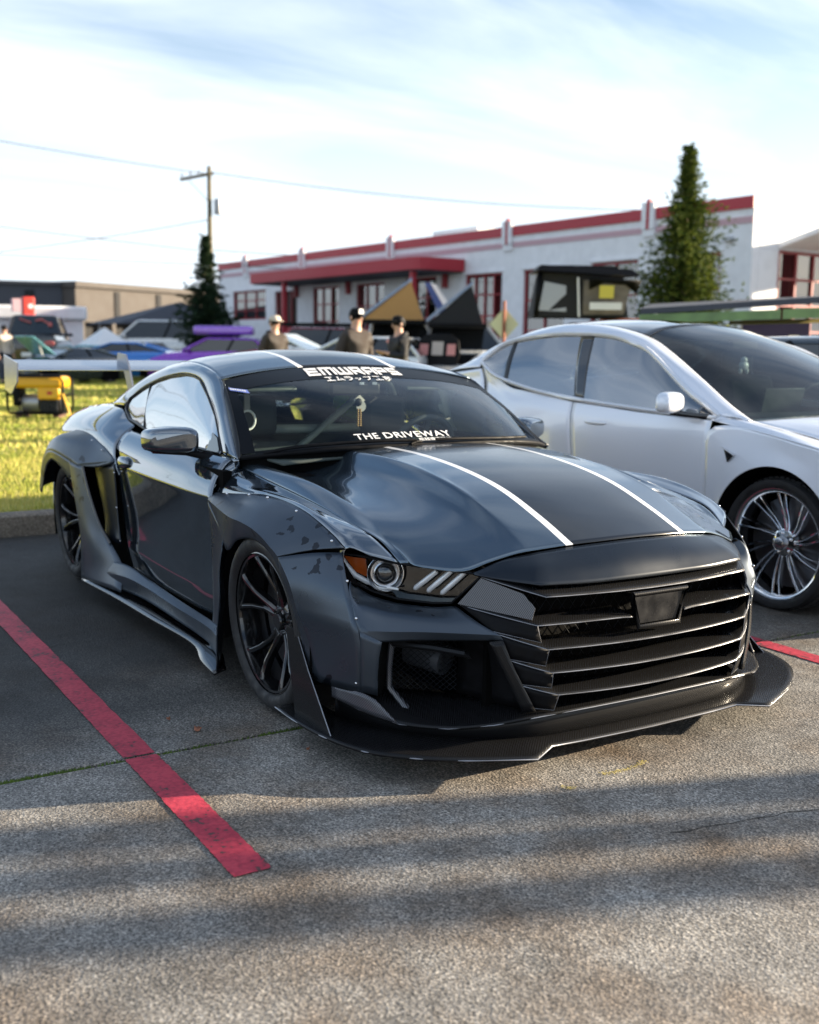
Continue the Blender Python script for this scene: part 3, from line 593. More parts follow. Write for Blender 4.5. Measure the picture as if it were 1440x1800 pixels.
    MB().tube([hp(p, .028) for p in drl], [.006,.009,.0105,.0105,.008,.004], 8).build('daytime_light', M_lamp, H, 60)
    MB().tube([hp(p, .026) for p in ((.394,.896,.664),(.45,.85,.658),(.50,.81,.652))], .003, 6).build('chrome_strip', M_chrome, H, 60)
    zc = Vector(hp((.521,.795,.607), .03)); q = Vector((nn.x, s*nn.y, nn.z)).to_track_quat('Y', 'Z')
    # lamp axis turns forward a little, as real projectors do
    q = Vector((.9, s*.45, .0)).normalized().to_track_quat('Y', 'Z')
    def lat(name, prof, mt): o = MB().lathe(prof, 32).build(name, mt, H, 40); o.location = zc; o.rotation_mode = 'QUATERNION'; o.rotation_quaternion = q; return o
    lat('chrome_ring', [(.047, .0), (.050, .006), (.047, .012), (.040, .004), (.040, -.01)], M_chrome)
    lat('reflector_bowl', [(.060,.004), (.062,.010), (.058,.006), (.050,-.012), (.046,-.02)], M_chrome)
    lat('inner_ring', [(.041, -.02), (.040, .008), (.036, .010), (.034, -.01)], M_alu)
    lat('projector_lens', [(.034, -.004), (.030, .008), (.020, .015), (.008, .018), (0, .0185)], M_lensd)
    for a, b_ in (((.663,.677,.630),(.603,.728,.562)), ((.700,.645,.634),(.640,.699,.558)), ((.737,.615,.634),(.677,.669,.554))):
        a, b_ = Vector(hp(a, .020)), Vector(hp(b_, .020))
        MB().tube([a, a.lerp(b_, .5), a.lerp(b_, .93), b_], [.009, .0095, .009, .004], 10).build('light_bar', M_bar, H, 60)
    lens = MB().add([hp(p, .001) for p in O], [tuple(range(n_))]).build('lens_cover', M_lens, H, 180)
    MB().tube([hp(p, -.002) for p in O], .0045, 6, closed=True).build('lamp_seal', M_black, H, 60)
    # hollow beside the lamp
    surf('lamp_recess', [[(.330,.93,.690),(.395,.915,.690),(.455,.900,.690)], [(.37,.925,.66),(.405,.905,.655),(.41,.895,.672)], [(.44,.91,.60),(.45,.885,.60),(.44,.87,.60)], [(.52,.905,.585),(.49,.87,.57),(.47,.85,.562)]], M_void, car, 3, 3, **S)
    # bumper skin
    CB = [[(.505,.908,.592),(.542,.930,.56),(.600,.928,.447),(.608,.912,.405)],
          [(.472,.862,.562),(.560,.895,.520),(.628,.878,.447),(.636,.862,.412)],
          [(.510,.828,.535),(.600,.845,.500),(.668,.826,.448),(.668,.808,.416)],
          [(.578,.766,.517),(.655,.785,.490),(.722,.762,.452),(.718,.745,.422)],
          [(.668,.690,.514),(.742,.700,.486),(.806,.675,.456),(.800,.658,.430)],
          [(.730,.638,.524),(.825,.618,.490),(.892,.578,.458),(.892,.562,.440)]]
    bp_ = surf('front_bumper', CB, M_satin, car, 5, 5, **S, flip=True, cu=(2,), sharp=28)
    surf('bumper_strip', [[(.604,.925,.447),(.640,.862,.412)], [(.600,.918,.35),(.630,.868,.34)], [(.577,.905,.235),(.615,.862,.225)]], M_satin, bp_, 4, 4, **S)
    surf('intake_wall', [[(.636,.862,.412),(.57,.80,.40),(.54,.77,.40)], [(.630,.868,.32),(.57,.80,.32),(.53,.78,.32)], [(.615,.862,.222),(.56,.81,.225),(.52,.78,.23)]], M_void, bp_, 3, 3, **S)
    surf('intake_roof', [[(.636,.862,.410),(.718,.745,.420),(.800,.658,.428),(.892,.562,.438)], [(.54,.77,.400),(.60,.66,.40),(.64,.60,.40),(.70,.52,.42)]], M_void, bp_, 3, 3, **S)
    surf('intake_funnel', [[(.892,.562,.438),(.915,.53,.34),(.945,.485,.212)], [(.78,.56,.41),(.80,.54,.32),(.80,.53,.20)], [(.655,.575,.40),(.66,.575,.32),(.65,.575,.20)]], M_black, bp_, 4, 4, **S)
    surf('nose_strut', [[(.893,.564,.440),(.918,.532,.345),(.952,.470,.209)], [(.868,.600,.433),(.900,.565,.34),(.930,.510,.206)]], M_carb, bp_, 5, 3, **S, thick=.012)
    # side mesh
    mesh_g = MB(); a0, a1 = Vector((.535,.790,0)), Vector((.665,.585,0)); nx, nzz = 22, 18
    P_ = lambda i, j: tuple((a0.lerp(a1, i/nx).x, s*a0.lerp(a1, i/nx).y, .215+.175*j/nzz))
    for i in range(nx):
        for j in range(nzz):
            if (i+j) % 2 == 0:
                mesh_g.tube([P_(i, j), P_(i+1, j+1)], .0012, 4, cap=False)
                mesh_g.tube([P_(i+1, j), P_(i, j+1)], .0012, 4, cap=False) if False else None
            else: mesh_g.tube([P_(i, j+1), P_(i+1, j)], .0012, 4, cap=False)
    meta(mesh_g.build('intake_mesh', M_mesh, bp_, 60), kind='stuff')
    MB().tube([(.49, s*.66, .33), (.62, s*.60, .31)], .055, 16).build('intake_duct', M_duct, bp_, 60)
    MB().tube([(.60,s*.800,.392),(.70,s*.70,.385),(.775,s*.630,.375),(.785,s*.61,.36)], [.013,.013,.013,.004], 8).build('intake_rail', M_carb, bp_, 40)
    MB().tube([(.60,s*.802,.392),(.588,s*.803,.31),(.585,s*.80,.235),(.66,s*.765,.165)], [.011,.010,.010,.012], 6).build('intake_rail', M_carbl, bp_, 40)
    # upper lip and side fin
    U0 = [(.985,0,.195),(.980,.25,.195),(.962,.47,.190),(.905,.60,.168),(.82,.72,.150),(.70,.83,.148),(.565,.905,.170),(.47,.955,.200)]
    U1 = [(.945,0,.200),(.94,.24,.20),(.92,.455,.197),(.865,.575,.178),(.775,.69,.166),(.655,.79,.175),(.56,.868,.205),(.455,.93,.226)]
    U2 = [(.80,0,.215),(.80,.22,.215),(.80,.40,.215),(.76,.50,.20),(.66,.60,.20),(.55,.70,.20),(.50,.80,.215),(.42,.90,.235)]
    if s < 0: surf_full('upper_lip', [U0, U1, U2], M_carb, car, 5, 4, thick=.009)
    surf('lip_flank', [[(.62,.873,.215),(.575,.905,.232),(.47,.955,.235)], [(.70,.835,.152),(.60,.892,.166),(.475,.957,.198)]], M_carbl, bp_, 5, 4, **S, thick=.006)
    MB().tube([(x+.002, s*y, z) for x, y, z in U0], .0018, 6).build('lip_edge', M_edge, bp_, 60)
    if s < 0: surf_full('lip_riser', [[(x-.035, y*.97, z-.002) for x, y, z in U0], [(x-.055, y*.955, .085) for x, y, z in U0]], M_carb, car, 4, 2)
    SP = [(.998,0,.090),(.990,.30,.090),(.985,.425,.092),(1.045,.530,.088),(.955,.735,.092),(.87,.870,.096),(.75,.985,.100),(.58,1.045,.105),(.38,1.06,.105),(.22,1.05,.10)]
    SPi = [(.80,0,.10),(.80,.25,.10),(.80,.40,.10),(.80,.48,.10),(.74,.62,.10),(.66,.72,.10),(.56,.82,.10),(.44,.88,.10),(.34,.90,.10),(.22,.90,.10)]
    if s < 0: spl = surf_full('splitter', [SP, [((a[0]*.6+b_[0]*.4), a[1]*.6+b_[1]*.4, .099) for a, b_ in zip(SP, SPi)], SPi], M_carb, car, 5, 4, thick=.010, cu=(2, 3), sharp=50)
    MB().tube([(x, s*y, z) for x, y, z in SP], .0026, 6).build('splitter_edge', M_edge, spl, 60)
    fin = [(.215,1.0,.391),(.293,1.0,.393),(.395,1.003,.27),(.51,1.01,.168),(.60,1.02,.10),(.33,1.02,.10)]
    MB().prism([(x, s*y, z) for x, y, z in fin], (0, s*.006, 0)).build('side_fin', M_carb, car, 30, bevel=.001)
    MB().tube([(x, s*(y+.003), z) for x, y, z in fin[1:5]], .002, 6).build('fin_edge', M_edge, car, 60)
    # louvres
    slat = [((.784,.577,.625), (.961,.450,.581)), ((.745,.630,.530), (.963,.483,.492)), ((.868,.590,.462), (.978,.446,.413)), ((.900,.550,.375), (.981,.429,.335)), ((.925,.515,.292), (.987,.407,.261))]
    zc_ = (.583, .488, .406, .329, .256)
    if s < 0:
        for i, (o_, k_) in enumerate(slat):
            front = [(o_[0], -o_[1], o_[2]), ((o_[0]+k_[0])/2+.006, -(o_[1]+k_[1])/2-.002, (o_[2]+k_[2])/2), (k_[0], -k_[1], k_[2]), (k_[0]+.020, -k_[1]*.70, k_[2]-.0015), (k_[0]+.034, -k_[1]*.36, k_[2]-.003), (k_[0]+.038, 0, k_[2]-.004)]
            front = front+[(x, -y, z) for x, y, z in front[:-1][::-1]]
            dpt, ri = (.11, .026) if i == 0 else (.115, .012)
            back = [(x-dpt*(.35 if j in (0, 10) else .8 if j in (1, 9) else 1), y*.96, z+ri) for j, (x, y, z) in enumerate(front)]
            front0, back0 = front, back; halves = [(0, 11, 1)] if i != 1 else [(0, 5, -1), (6, 11, 1)]
            for h0, h1, hs_ in halves:
              front, back = front0[h0:h1], back0[h0:h1]; cr_ = tuple(c_-h0 for c_ in (2, 8))
              if i == 1:
                  e1, e2 = (1.002, .118*hs_, .486), (.89, .118*hs_, .50); front = front+[e1] if hs_ < 0 else [e1]+front; back = back+[e2] if hs_ < 0 else [e2]+back; cr_ = tuple(c_-h0+(1 if hs_ > 0 else 0) for c_ in (2, 8))
              lv = surf('louvre', [front, [tuple((a*2+b_)/3+(0, 0, .006)[c] for c, (a, b_) in enumerate(zip(p, q_))) for p, q_ in zip(front, back)], back], M_carb, car, 6, 3, s=1, thick=.006, cu=cr_, sharp=50)
              MB().tube(catmull(front, 5, cr_).tolist(), .0017, 6).build('louvre_edge', M_edge, lv, 60)
    for i in range(1, 5):
        o_, k_ = slat[i]; tip = (slat[i+1][1][0]-.012, slat[i+1][1][1]+.022, slat[i+1][1][2]+.024) if i < 4 else (.965,.408,.205)
        lo = (slat[i+1][0][0], slat[i+1][0][1], slat[i+1][0][2]+.004) if i < 4 else (.94,.475,.215)
        surf('louvre_fin', [[o_, k_], [lo, tip]], M_black, car, 3, 3, s=s, thick=.005)
        MB().tube([(p[0]+.002, s*p[1], p[2]) for p in (lo, tip, k_)], .0013, 5).build('fin_edge', M_edge, car, 60)
    MB().prism([(x, s*y, z) for x, y, z in ((.784,.577,.621),(.737,.634,.533),(.938,.484,.505),(.944,.478,.545),(.905,.498,.585))], (.004, s*.004, .002)).build('carbon_plate', M_carbl, car, 30)
    # wheels
    make_wheel(car, (0 if s < 0 else 0, s*.995, .345), s, 'black', camber=3.0, spin=18)
    make_wheel(car, (-2.72, s*1.0, .345), s, 'black', camber=2.0, spin=40)
    # wheel housings
    for xc in (0, -2.72):
        hs = MB(); 
        for rad, ww in ((.395, 1.0), (.395, .55)):
            for k in range(19): a = R(-20+220*k/18); hs.v.append((xc+rad*math.cos(a), s*ww, .345+rad*math.sin(a)))
        hs.f = [(k, k+1, 19+k+1, 19+k) for k in range(18)]; hs.f.append(tuple(range(19, 38)))
        hs.build('wheel_liner', M_void, car, 60)

# hood
HR = []
for wv, xs, zs in ((0, (-.40,-.1,.2,.45,.68,.862), (.945,.935,.907,.862,.792,.722)), (.14, (-.405,-.1,.2,.45,.68,.856), (.943,.934,.905,.860,.789,.719)), (.26, (-.42,-.1,.2,.45,.67,.838), (.938,.930,.901,.854,.781,.713)), (.385, (-.49,-.1,.2,.45,.66,.812), (.926,.922,.894,.846,.770,.701)), (.42, (-.50,-.1,.2,.45,.65,.803), (.918,.914,.889,.842,.764,.697)),
                   (.465, (-.52,-.1,.2,.45,.64,.79), (.874,.860,.840,.800,.745,.688)), (.54, (-.56,-.12,.18,.44,.62,.770), (.848,.834,.810,.775,.725,.667)), (.62, (-.60,-.15,.15,.42,.60,.742), (.836,.820,.796,.758,.708,.640)), (.70, (-.65,-.18,.12,.36,.54,.668), (.842,.826,.796,.752,.704,.644)), (.735, (-.66,-.20,.10,.32,.50,.625), (.862,.846,.806,.755,.704,.650)), (.770, (-.665,-.23,.09,.33,.48,.595), (.862,.838,.796,.750,.704,.652)), (.797, (-.668,-.25,.08,.33,.47,.577), (.845,.806,.775,.743,.712,.651))):
    HR.append([(x, min(wv, .797) if k < 4 else wv-(.022 if k == 4 and wv > .75 else .038 if k == 5 and wv > .75 else 0), z) for k, (x, z) in enumerate(zip(xs, zs))])
full = [[(x, -y, z) for x, y, z in r] for r in HR[::-1]]+HR[1:]
surf('hood', full, M_stripe, car, 8, 4, s=1, sharp=60)
# cowl under the hood edge
MB().bx(-.66, -.38, -.76, .76, .80, .835).build('cowl', M_void, car)
# nose band
BT = [(.866,0,.716),(.860,.14,.713),(.845,.26,.706),(.820,.38,.694),(.790,.50,.672),(.762,.595,.634)]
BB = [(.975,0,.609),(.972,.14,.609),(.965,.28,.610),(.937,.455,.614),(.86,.53,.622),(.775,.598,.632)]
BM = [tuple((a+b_)/2+(.012, 0, .004)[c]*(1 if k < 4 else .3) for c, (a, b_) in enumerate(zip(p, q))) for k, (p, q) in enumerate(zip(BT, BB))]
f3 = lambda r: [(x, -y, z) for x, y, z in r[::-1]]+r[1:]
surf('nose_panel', [f3(BT), f3(BM), f3(BB)], M_nose, car, 5, 5, s=1, cu=(2, 8), thick=.006, sharp=30)
# grille back
grl = MB().bx(.78, .80, -.56, .56, .18, .62).build('grille_back', M_void, car)
gm = MB()
for i in range(40):
    for j in range(14):
        y0 = -.46+.92*i/40; y1 = y0+.023; z0 = .20+.028*j; z1 = z0+.028
        gm.tube([(.83, y0, z0 if (i+j) % 2 else z1), (.83, y1, z1 if (i+j) % 2 else z0)], .0011, 4, cap=False)
meta(gm.build('grille_mesh', M_mesh, grl, 60), kind='stuff')
# licence box
lb = MB().prism([(1.0,-.108,.552),(1.0,.108,.552),(1.0,.080,.460),(1.0,-.080,.460)], (-.03, 0, 0)).build('plate_box', M_plate, car, 30)
MB().tube([(1.004,-.120,.563),(1.004,.120,.563),(1.004,.091,.450),(1.004,-.091,.450)], .0085, 8, closed=True).build('plate_frame', M_carb, lb, 60)
MB().tube([(1.0,-.115,.556),(.93,-.10,.55),(.93,.10,.55),(1.0,.115,.556)], .006, 6).build('plate_bracket', M_black, lb, 60)
# roof
RR = []
RAx = [(-1.150,.692,1.202),(-1.42,.660,1.252),(-1.75,.640,1.268),(-2.1,.650,1.225)]
for f_, X, Z in ((0, (-1.225,-1.46,-1.75,-2.12), (1.262,1.315,1.337,1.318)), (.2, (-1.222,-1.46,-1.75,-2.12), (1.261,1.313,1.335,1.315)), (.39, (-1.214,-1.46,-1.75,-2.12), (1.256,1.307,1.328,1.306)), (.62, (-1.197,-1.45,-1.75,-2.115), (1.243,1.294,1.314,1.288)), (.83, (-1.173,-1.435,-1.75,-2.108), (1.224,1.275,1.294,1.262)), (1, [p[0] for p in RAx], [p[2] for p in RAx])):
    RR.append([(x, f_*RAx[k][1], z) for k, (x, z) in enumerate(zip(X, Z))])
surf('roof', [[(x, -y, z) for x, y, z in r] for r in RR[::-1]]+RR[1:], M_stripe, car, 7, 5, s=1, sharp=60)
RW = []
RAr = [(-2.105,.650,1.225),(-2.45,.695,1.125),(-2.78,.735,1.000)]
for f_, X, Z in ((0, (-2.125,-2.5,-2.95), (1.317,1.24,1.045)), (.5, (-2.125,-2.5,-2.93), (1.30,1.22,1.04)), (1, [p[0] for p in RAr], [p[2] for p in RAr])):
    RW.append([(x, f_*RAr[k][1], z) for k, (x, z) in enumerate(zip(X, Z))])
surf('rear_window', [[(x, -y, z) for x, y, z in r] for r in RW[::-1]]+RW[1:], M_tint, car, 5, 5, s=1, thick=0)
surf('boot_lid', [[(-2.78,-.745,.998),(-2.95,-.5,1.035),(-2.96,0,1.045),(-2.95,.5,1.035),(-2.78,.745,.998)], [(-3.15,-.745,.978),(-3.2,-.5,.998),(-3.2,0,1.003),(-3.2,.5,.998),(-3.15,.745,.978)], [(-3.42,-.70,.955),(-3.50,-.5,.972),(-3.54,0,.978),(-3.50,.5,.972),(-3.42,.70,.955)]], M_wrap, car, 6, 5, s=1)
surf('rear_bumper', [[(-3.43,-.72,.95),(-3.51,-.5,.968),(-3.55,0,.973),(-3.51,.5,.968),(-3.43,.72,.95)], [(-3.50,-.85,.73),(-3.60,-.5,.74),(-3.64,0,.74),(-3.60,.5,.74),(-3.50,.85,.73)], [(-3.45,-.92,.45),(-3.66,-.5,.45),(-3.70,0,.45),(-3.66,.5,.45),(-3.45,.92,.45)], [(-3.4,-.92,.16),(-3.60,-.5,.16),(-3.64,0,.16),(-3.60,.5,.16),(-3.4,.92,.16)]], M_wrap, car, 5, 5, s=1)
# dark inner body so that nothing shows through the gaps
ib = MB(); ib.bx(-.62, .0, -.55, .55, .16, .78).bx(.0, .72, -.54, .54, .16, .60).bx(-2.30, -.62, -.86, .86, .14, .50).bx(-3.42, -2.3, -.56, .56, .2, .88).bx(-.62, -.40, -.85, .85, .16, .74)
for s in (-1, 1): ib.bx(-2.2, -.62, s*.86, s*.90, .2, .84).bx(-3.3,-3.15, s*.5, s*.88, .2, .85).bx(-2.34,-2.22, s*.5, s*.88, .16, .85)
ib.build('inner_body', M_void, car)
# wing
wg = empty('rear_wing'); wg.parent = car
prof = [(-3.36,1.190),(-3.40,1.202),(-3.50,1.222),(-3.60,1.238),(-3.66,1.250),(-3.655,1.243),(-3.60,1.226),(-3.50,1.206),(-3.40,1.186)]
MB().prism([(x, -1.13, z) for x, z in prof], (0, 2.26, 0)).build('wing_blade', M_wing, wg, 40)
for s in (-1, 1):
    MB().prism([(-3.32,s*1.131,1.235),(-3.70,s*1.131,1.28),(-3.70,s*1.131,1.06),(-3.52,s*1.131,1.04),(-3.34,s*1.131,1.12)], (0, s*.008, 0)).build('end_plate', M_wing, wg, 30)
    MB().prism([(-3.30,s*.44,.97),(-3.20,s*.44,.97),(-3.32,s*.44,1.20),(-3.40,s*.44,1.29),(-3.56,s*.44,1.30),(-3.58,s*.44,1.235),(-3.48,s*.44,1.215),(-3.42,s*.44,1.17)], (0, s*.012, 0)).build('wing_upright', M_wing2, wg, 30)
    MB().bx(-3.40,-3.18, s*.41, s*.48, .985, .993).build('wing_foot', M_black, wg)
# ------------------------------------------------------------------ cabin of the coupe
M_cab = mat('cabin_dark', (.022,.027,.027), .7)
M_dash = mat('dash_vinyl', (.045,.058,.052), .6, noise=(20,.2))
M_cage = mat('cage_paint', (.42,.45,.43), .35)
M_seat = mat('seat_cloth', (.045,.052,.055), .8)
M_belt = mat('belt_web', (.30,.29,.28), .8)
cbn = empty('cabin'); cbn.parent = car
surf('dashboard', [[(-.46,-.70,.875),(-.42,-.35,.90),(-.41,0,.905),(-.42,.35,.90),(-.46,.70,.875)], [(-.80,-.74,.895),(-.78,-.35,.905),(-.78,0,.908),(-.78,.35,.915),(-.80,.74,.895)], [(-.98,-.74,.875),(-1.0,-.35,.890),(-.99,0,.893),(-.99,.38,.905),(-.98,.74,.875)], [(-1.03,-.74,.80),(-1.06,-.35,.79),(-1.04,0,.79),(-1.05,.38,.80),(-1.03,.74,.80)], [(-1.0,-.74,.5),(-1.0,-.35,.5),(-1.0,0,.5),(-1.0,.38,.5),(-1.0,.74,.5)]], M_dash, cbn, 5, 5, s=1, thick=.01)
MB().bx(-2.4, -1.0, -.78, .78, .24, .30).build('cabin_floor', M_cab, cbn)
surf('headliner', [[(x+.02, -y*.93, z-.035) for x, y, z in r] for r in RR[::-1]]+[[(x+.02, y*.93, z-.035) for x, y, z in r] for r in RR[1:]], M_cab, cbn, 3, 3, s=1)
for y in (-.38, .38):
    st = surf('seat', [[(-1.50,y-.20,.86),(-1.47,y-.10,.88),(-1.47,y+.10,.88),(-1.50,y+.20,.86)], [(-1.44,y-.26,.70),(-1.48,y-.14,.70),(-1.48,y+.14,.70),(-1.44,y+.26,.70)], [(-1.36,y-.27,.45),(-1.42,y-.14,.45),(-1.42,y+.14,.45),(-1.36,y+.27,.45)]], M_seat, cbn, 5, 5, s=1, thick=.09)
    MB().box((-1.53, y, 1.0), (.09, .27, .20)).build('headrest', M_seat, st, 40, bevel=.04)
    MB().tube([(-1.58, y-.10, .84), (-1.50, y-.11, .60), (-1.42, y-.10, .45)], .02, 4).build('harness', M_belt, st, 30)
MB().bx(-2.16, -2.02, -.66, .66, .45, .92).build('rear_seat', M_seat, cbn, 40, bevel=.04)
# roll cage
cg = MB()
for s in (-1, 1):
    cg.tube(catmull([(-1.78,s*.70,.30),(-1.78,s*.66,.80),(-1.76,s*.60,1.05),(-1.74,s*.50,1.19),(-1.74,s*.25,1.235),(-1.74,0,1.24)], 4).tolist(), .021, 10)
    cg.tube([(-1.74,s*.5,1.19),(-2.3,s*.58,.95),(-2.5,s*.6,.80)], .02, 8)
cg.tube([(-1.80,-.66,.915),(-1.80,.66,.905)], .025, 10)
cg.tube([(-1.78,-.55,.40),(-1.75,.48,1.18)], .02, 8)
cg.build('roll_cage', M_cage, cbn, 60)
# steering wheel
sw = MB(); c0 = Vector((-1.13,.385,.845)); ax = Vector((-.92, 0, .39)).normalized(); u_ = Vector((0, 1, 0)); v_ = ax.cross(u_)
rim = [c0+u_*.178*math.cos(R(10*k))+v_*.178*math.sin(R(10*k)) for k in range(36)]
sw.tube(rim, .017, 10, closed=True)
for a in (0, 180, 270): sw.tube([c0, c0+(u_*math.cos(R(a))+v_*math.sin(R(a)))*.17], .016, 6)
sw.tube([c0, c0-ax*.25], .03, 8)
sw.build('steering_wheel', M_seat, cbn, 60)
im = MB().box((-1.02,-.065,1.158), (.03,.27,.062)).build('rear_view_mirror', M_black, cbn, 40, bevel=.012)
MB().tube([(-1.02,-.065,1.17), (-1.03,-.06,1.185), (-1.06,-.055,1.20)], .012, 8).build('mirror_stem', M_black, im, 60)
MB().bx(-1.002,-.998,-.05,-.025,1.178,1.190).build('clip', M_alu, im); MB().bx(-1.002,-.998,.02,.045,1.178,1.190).build('clip', M_alu, im)
for y in (-.52, .42): MB().box((-1.12, y, 1.175), (.13,.34,.018), ry=R(20)).build('sun_visor', M_dash, cbn, 30, bevel=.006)
# things hanging in or lying in the cabin: their own objects
r_ = empty('hanging_ring', (-1.30,-.50,1.0), 0, 'white pull ring on a strap hanging inside the coupe by its right windscreen pillar', 'pull ring')
MB().tube([(0, .040*math.cos(R(15*k)), -.0+.046*math.sin(R(15*k))) for k in range(24)], .006, 8, closed=True).build('ring', M_white, r_, 60)
MB().bx(-.004, .004, -.016, .012, .046, .15).build('strap', M_belt, r_)
ch = empty('mirror_charm', (-1.0,-.055,1.13), 0, 'beaded charm with tags hanging from the rear view mirror of the black coupe', 'charm')
MB().prism([(0,-.028,-.025),(0,.006,.0),(0,.034,-.026),(0,.0,-.066)], (.003,0,0)).build('tag', M_tan0, ch, 30)
MB().lathe([(0,.002),(.026,.002),(.026,-.001),(0,-.001)], 20, 'X', (0.004,.012,-.055)).build('disc', M_belt, ch, 40)
MB().ball((.008,-.004,-.035), (.012,.018,.020), 10, 8).build('tassel', M_black, ch, 60)
for k in range(9):
    for y in (-.008, .006): MB().ball((.010, y, -.070-.0095*k), .0052, 6, 5).build('bead', M_bead, ch, 60)
MB().tube([(0,0,0),(0,0,.012)], .002, 5).build('cord', M_black, ch)
hm = empty('helmet', (-2.08,.50,1.035), 0, 'lime green racing helmet with dark visor on the rear seat of the black coupe', 'helmet')
MB().ball((0,0,0), (.135,.115,.115), 20, 14).build('shell', M_lime, hm, 60)
MB().ball((.03,0,.0), (.115,.10,.045), 16, 10).build('visor', M_gblack, hm, 60)
MB().ball((.05,0,-.07), (.09,.08,.035), 14, 8).build('chin_bar', M_lime, hm, 60)
# wipers
for pts in ([(-.60,-.73,.905),(-.505,-.60,.936),(-.40,-.30,.957),(-.375,-.12,.957)], [(-.375,-.02,.957),(-.37,.10,.957),(-.40,.35,.950),(-.45,.52,.945)]):
    wpr = MB().tube(catmull([(x+.012, y, z+.008) for x, y, z in pts], 5).tolist(), .007, 6).build('wiper', M_black, car, 60)
MB().tube([(-.375,-.14,.948),(-.378,-.11,.958),(-.382,-.08,.957)], [.008,.007,.004], 8).build('wiper_pivot', M_black, car, 60)

# lettering on the glass
def text_mesh(body, size=1., bold=0., shear=0., sx=1., space=1.):
    cu = bpy.data.curves.new('lettering', 'FONT'); cu.body = body; cu.size = size; cu.offset = bold; cu.shear = shear; cu.space_character = space; cu.resolution_u = 3
    o = bpy.data.objects.new('lettering', cu); col.objects.link(o)
    dg = bpy.context.evaluated_depsgraph_get(); me = bpy.data.meshes.new_from_object(o.evaluated_get(dg)); bpy.data.objects.remove(o); bpy.data.curves.remove(cu)
    for v in me.vertices: v.co.x *= sx
    return me
def place_text(body, fn, name, mt, parent, bold=0., shear=0., space=1.):
    """fn maps (s, t) in 0..1 of the lettering box to a point"""
    me = text_mesh(body, 1., bold, shear, 1., space); xs = [v.co.x for v in me.vertices]; ys = [v.co.y for v in me.vertices]
    x0, x1, y0, y1 = min(xs), max(xs), min(ys), max(ys)
    for v in me.vertices: v.co = fn((v.co.x-x0)/(x1-x0), (v.co.y-y0)/(y1-y0))
    me.materials.clear(); return link(name, me, mt, parent)
nW = Vector((.42, 0, .9)).normalized()
def on_ws(u0, u1, v0, v1, us=0., off=.004):
    return lambda s, t: Vector(WS(u0+(u1-u0)*s+us*(t), v0+(v1-v0)*t))+nW*off
GL = {'E': (1.25, [[(1,1),(0,1),(0,0),(1,0)], [(0,.5),(.9,.5)]]), 'M': (1.45, [[(0,0),(0,1),(1,1),(1,0)], [(.5,1),(.5,0)]]), 'W': (1.45, [[(0,1),(0,0),(1,0),(1,1)], [(.5,0),(.5,1)]]),
      'R': (1.05, [[(0,0),(0,1),(1,1),(1,.45),(.1,.45)], [(.55,.45),(1,0)]]), 'A': (1.05, [[(0,0),(0,.8),(.2,1),(1,1),(1,0)], [(0,.40),(1,.40)]]), 'P': (1.05, [[(0,0),(0,1),(1,1),(1,.42),(.1,.42)]]), 'S': (1.05, [[(1,1),(0,1),(0,.5),(1,.5),(1,0),(0,0)]])}
def stroke_word(word, fn, th=.32, gap=.38):
    total = sum(GL[c][0] for c in word)+(gap+th*.5)*(len(word)-1)+th; x0 = th/2; lvl = 0
    for c in word:
        wd, strokes = GL[c]; mb = MB()
        for st_ in strokes:
            for a, b_ in zip(st_, st_[1:]):
                A_ = Vector((x0+a[0]*wd, a[1]*(1-.31)+.155)); B_ = Vector((x0+b_[0]*wd, b_[1]*(1-.31)+.155)); d = B_-A_
                if d.length < 1e-6: continue
                d.normalize(); hx = th*.5; hy = .115
                ex = Vector((d.x*hx, d.y*hy)); nn_ = Vector((-d.y*hx, d.x*hy)); nseg = 4; V_ = []
                for i in range(nseg+1):
                    P = (A_-ex*.96).lerp(B_+ex*.96, i/nseg)
                    for q_ in (-1, 1): pt = P+nn_*q_; V_.append(fn(pt.x/total, pt.y, lvl*.00035))
                mb.add(V_, [(2*i, 2*i+2, 2*i+3, 2*i+1) for i in range(nseg)]); lvl = (lvl+1) % 7
        mb.build('letter', M_white, ws); x0 += wd+gap+th*.5
stroke_word('EMWRAPS', lambda s, t, dz: Vector(WS(-.405+.725*s+.025*t, .812+.150*t))+nW*(.004+dz))
for k, c_ in enumerate('エムラップ工房'):
    a = -.315+.510*k/7; sm = c_ in 'ッ'; place_text(c_, on_ws(a, a+(.045 if sm else .060), .725, .765 if sm else .790, .0), 'letter', M_white, ws, bold=.02)
place_text('THE', on_ws(-.450, -.318, .050, .102, .0), 'lettering', M_white, ws, bold=.014, space=1.1)
place_text('DRIVEWAY', on_ws(-.285, .135, .050, .102, .0), 'lettering', M_white, ws, bold=.014, space=1.1)
for k, c_ in enumerate('超越速度競技'):
    a = -.095+.215*k/6; place_text(c_, on_ws(a, a+.033, .016, .042, .0), 'letter', M_white, ws, bold=.008)
q_ = [(-.975,.845), (-.865,.745), (-.860,.690), (-.968,.790)]
MB().add([Vector(WS(u, v))+nW*.004 for u, v in q_], [(0,1,2,3)]).build('sticker', M_stick, ws)
for k in range(7):
    a = .08+.12*k; P4 = [Vector(WS(q_[0][0]+(q_[1][0]-q_[0][0])*f_, q_[0][1]+(q_[1][1]-q_[0][1])*f_-dv))+nW*.006 for f_, dv in ((a, .016), (a+.085, .016), (a+.08, .040), (a-.005, .040))]
    MB().add(P4, [(0,1,2,3)]).build('print', M_white, ws)
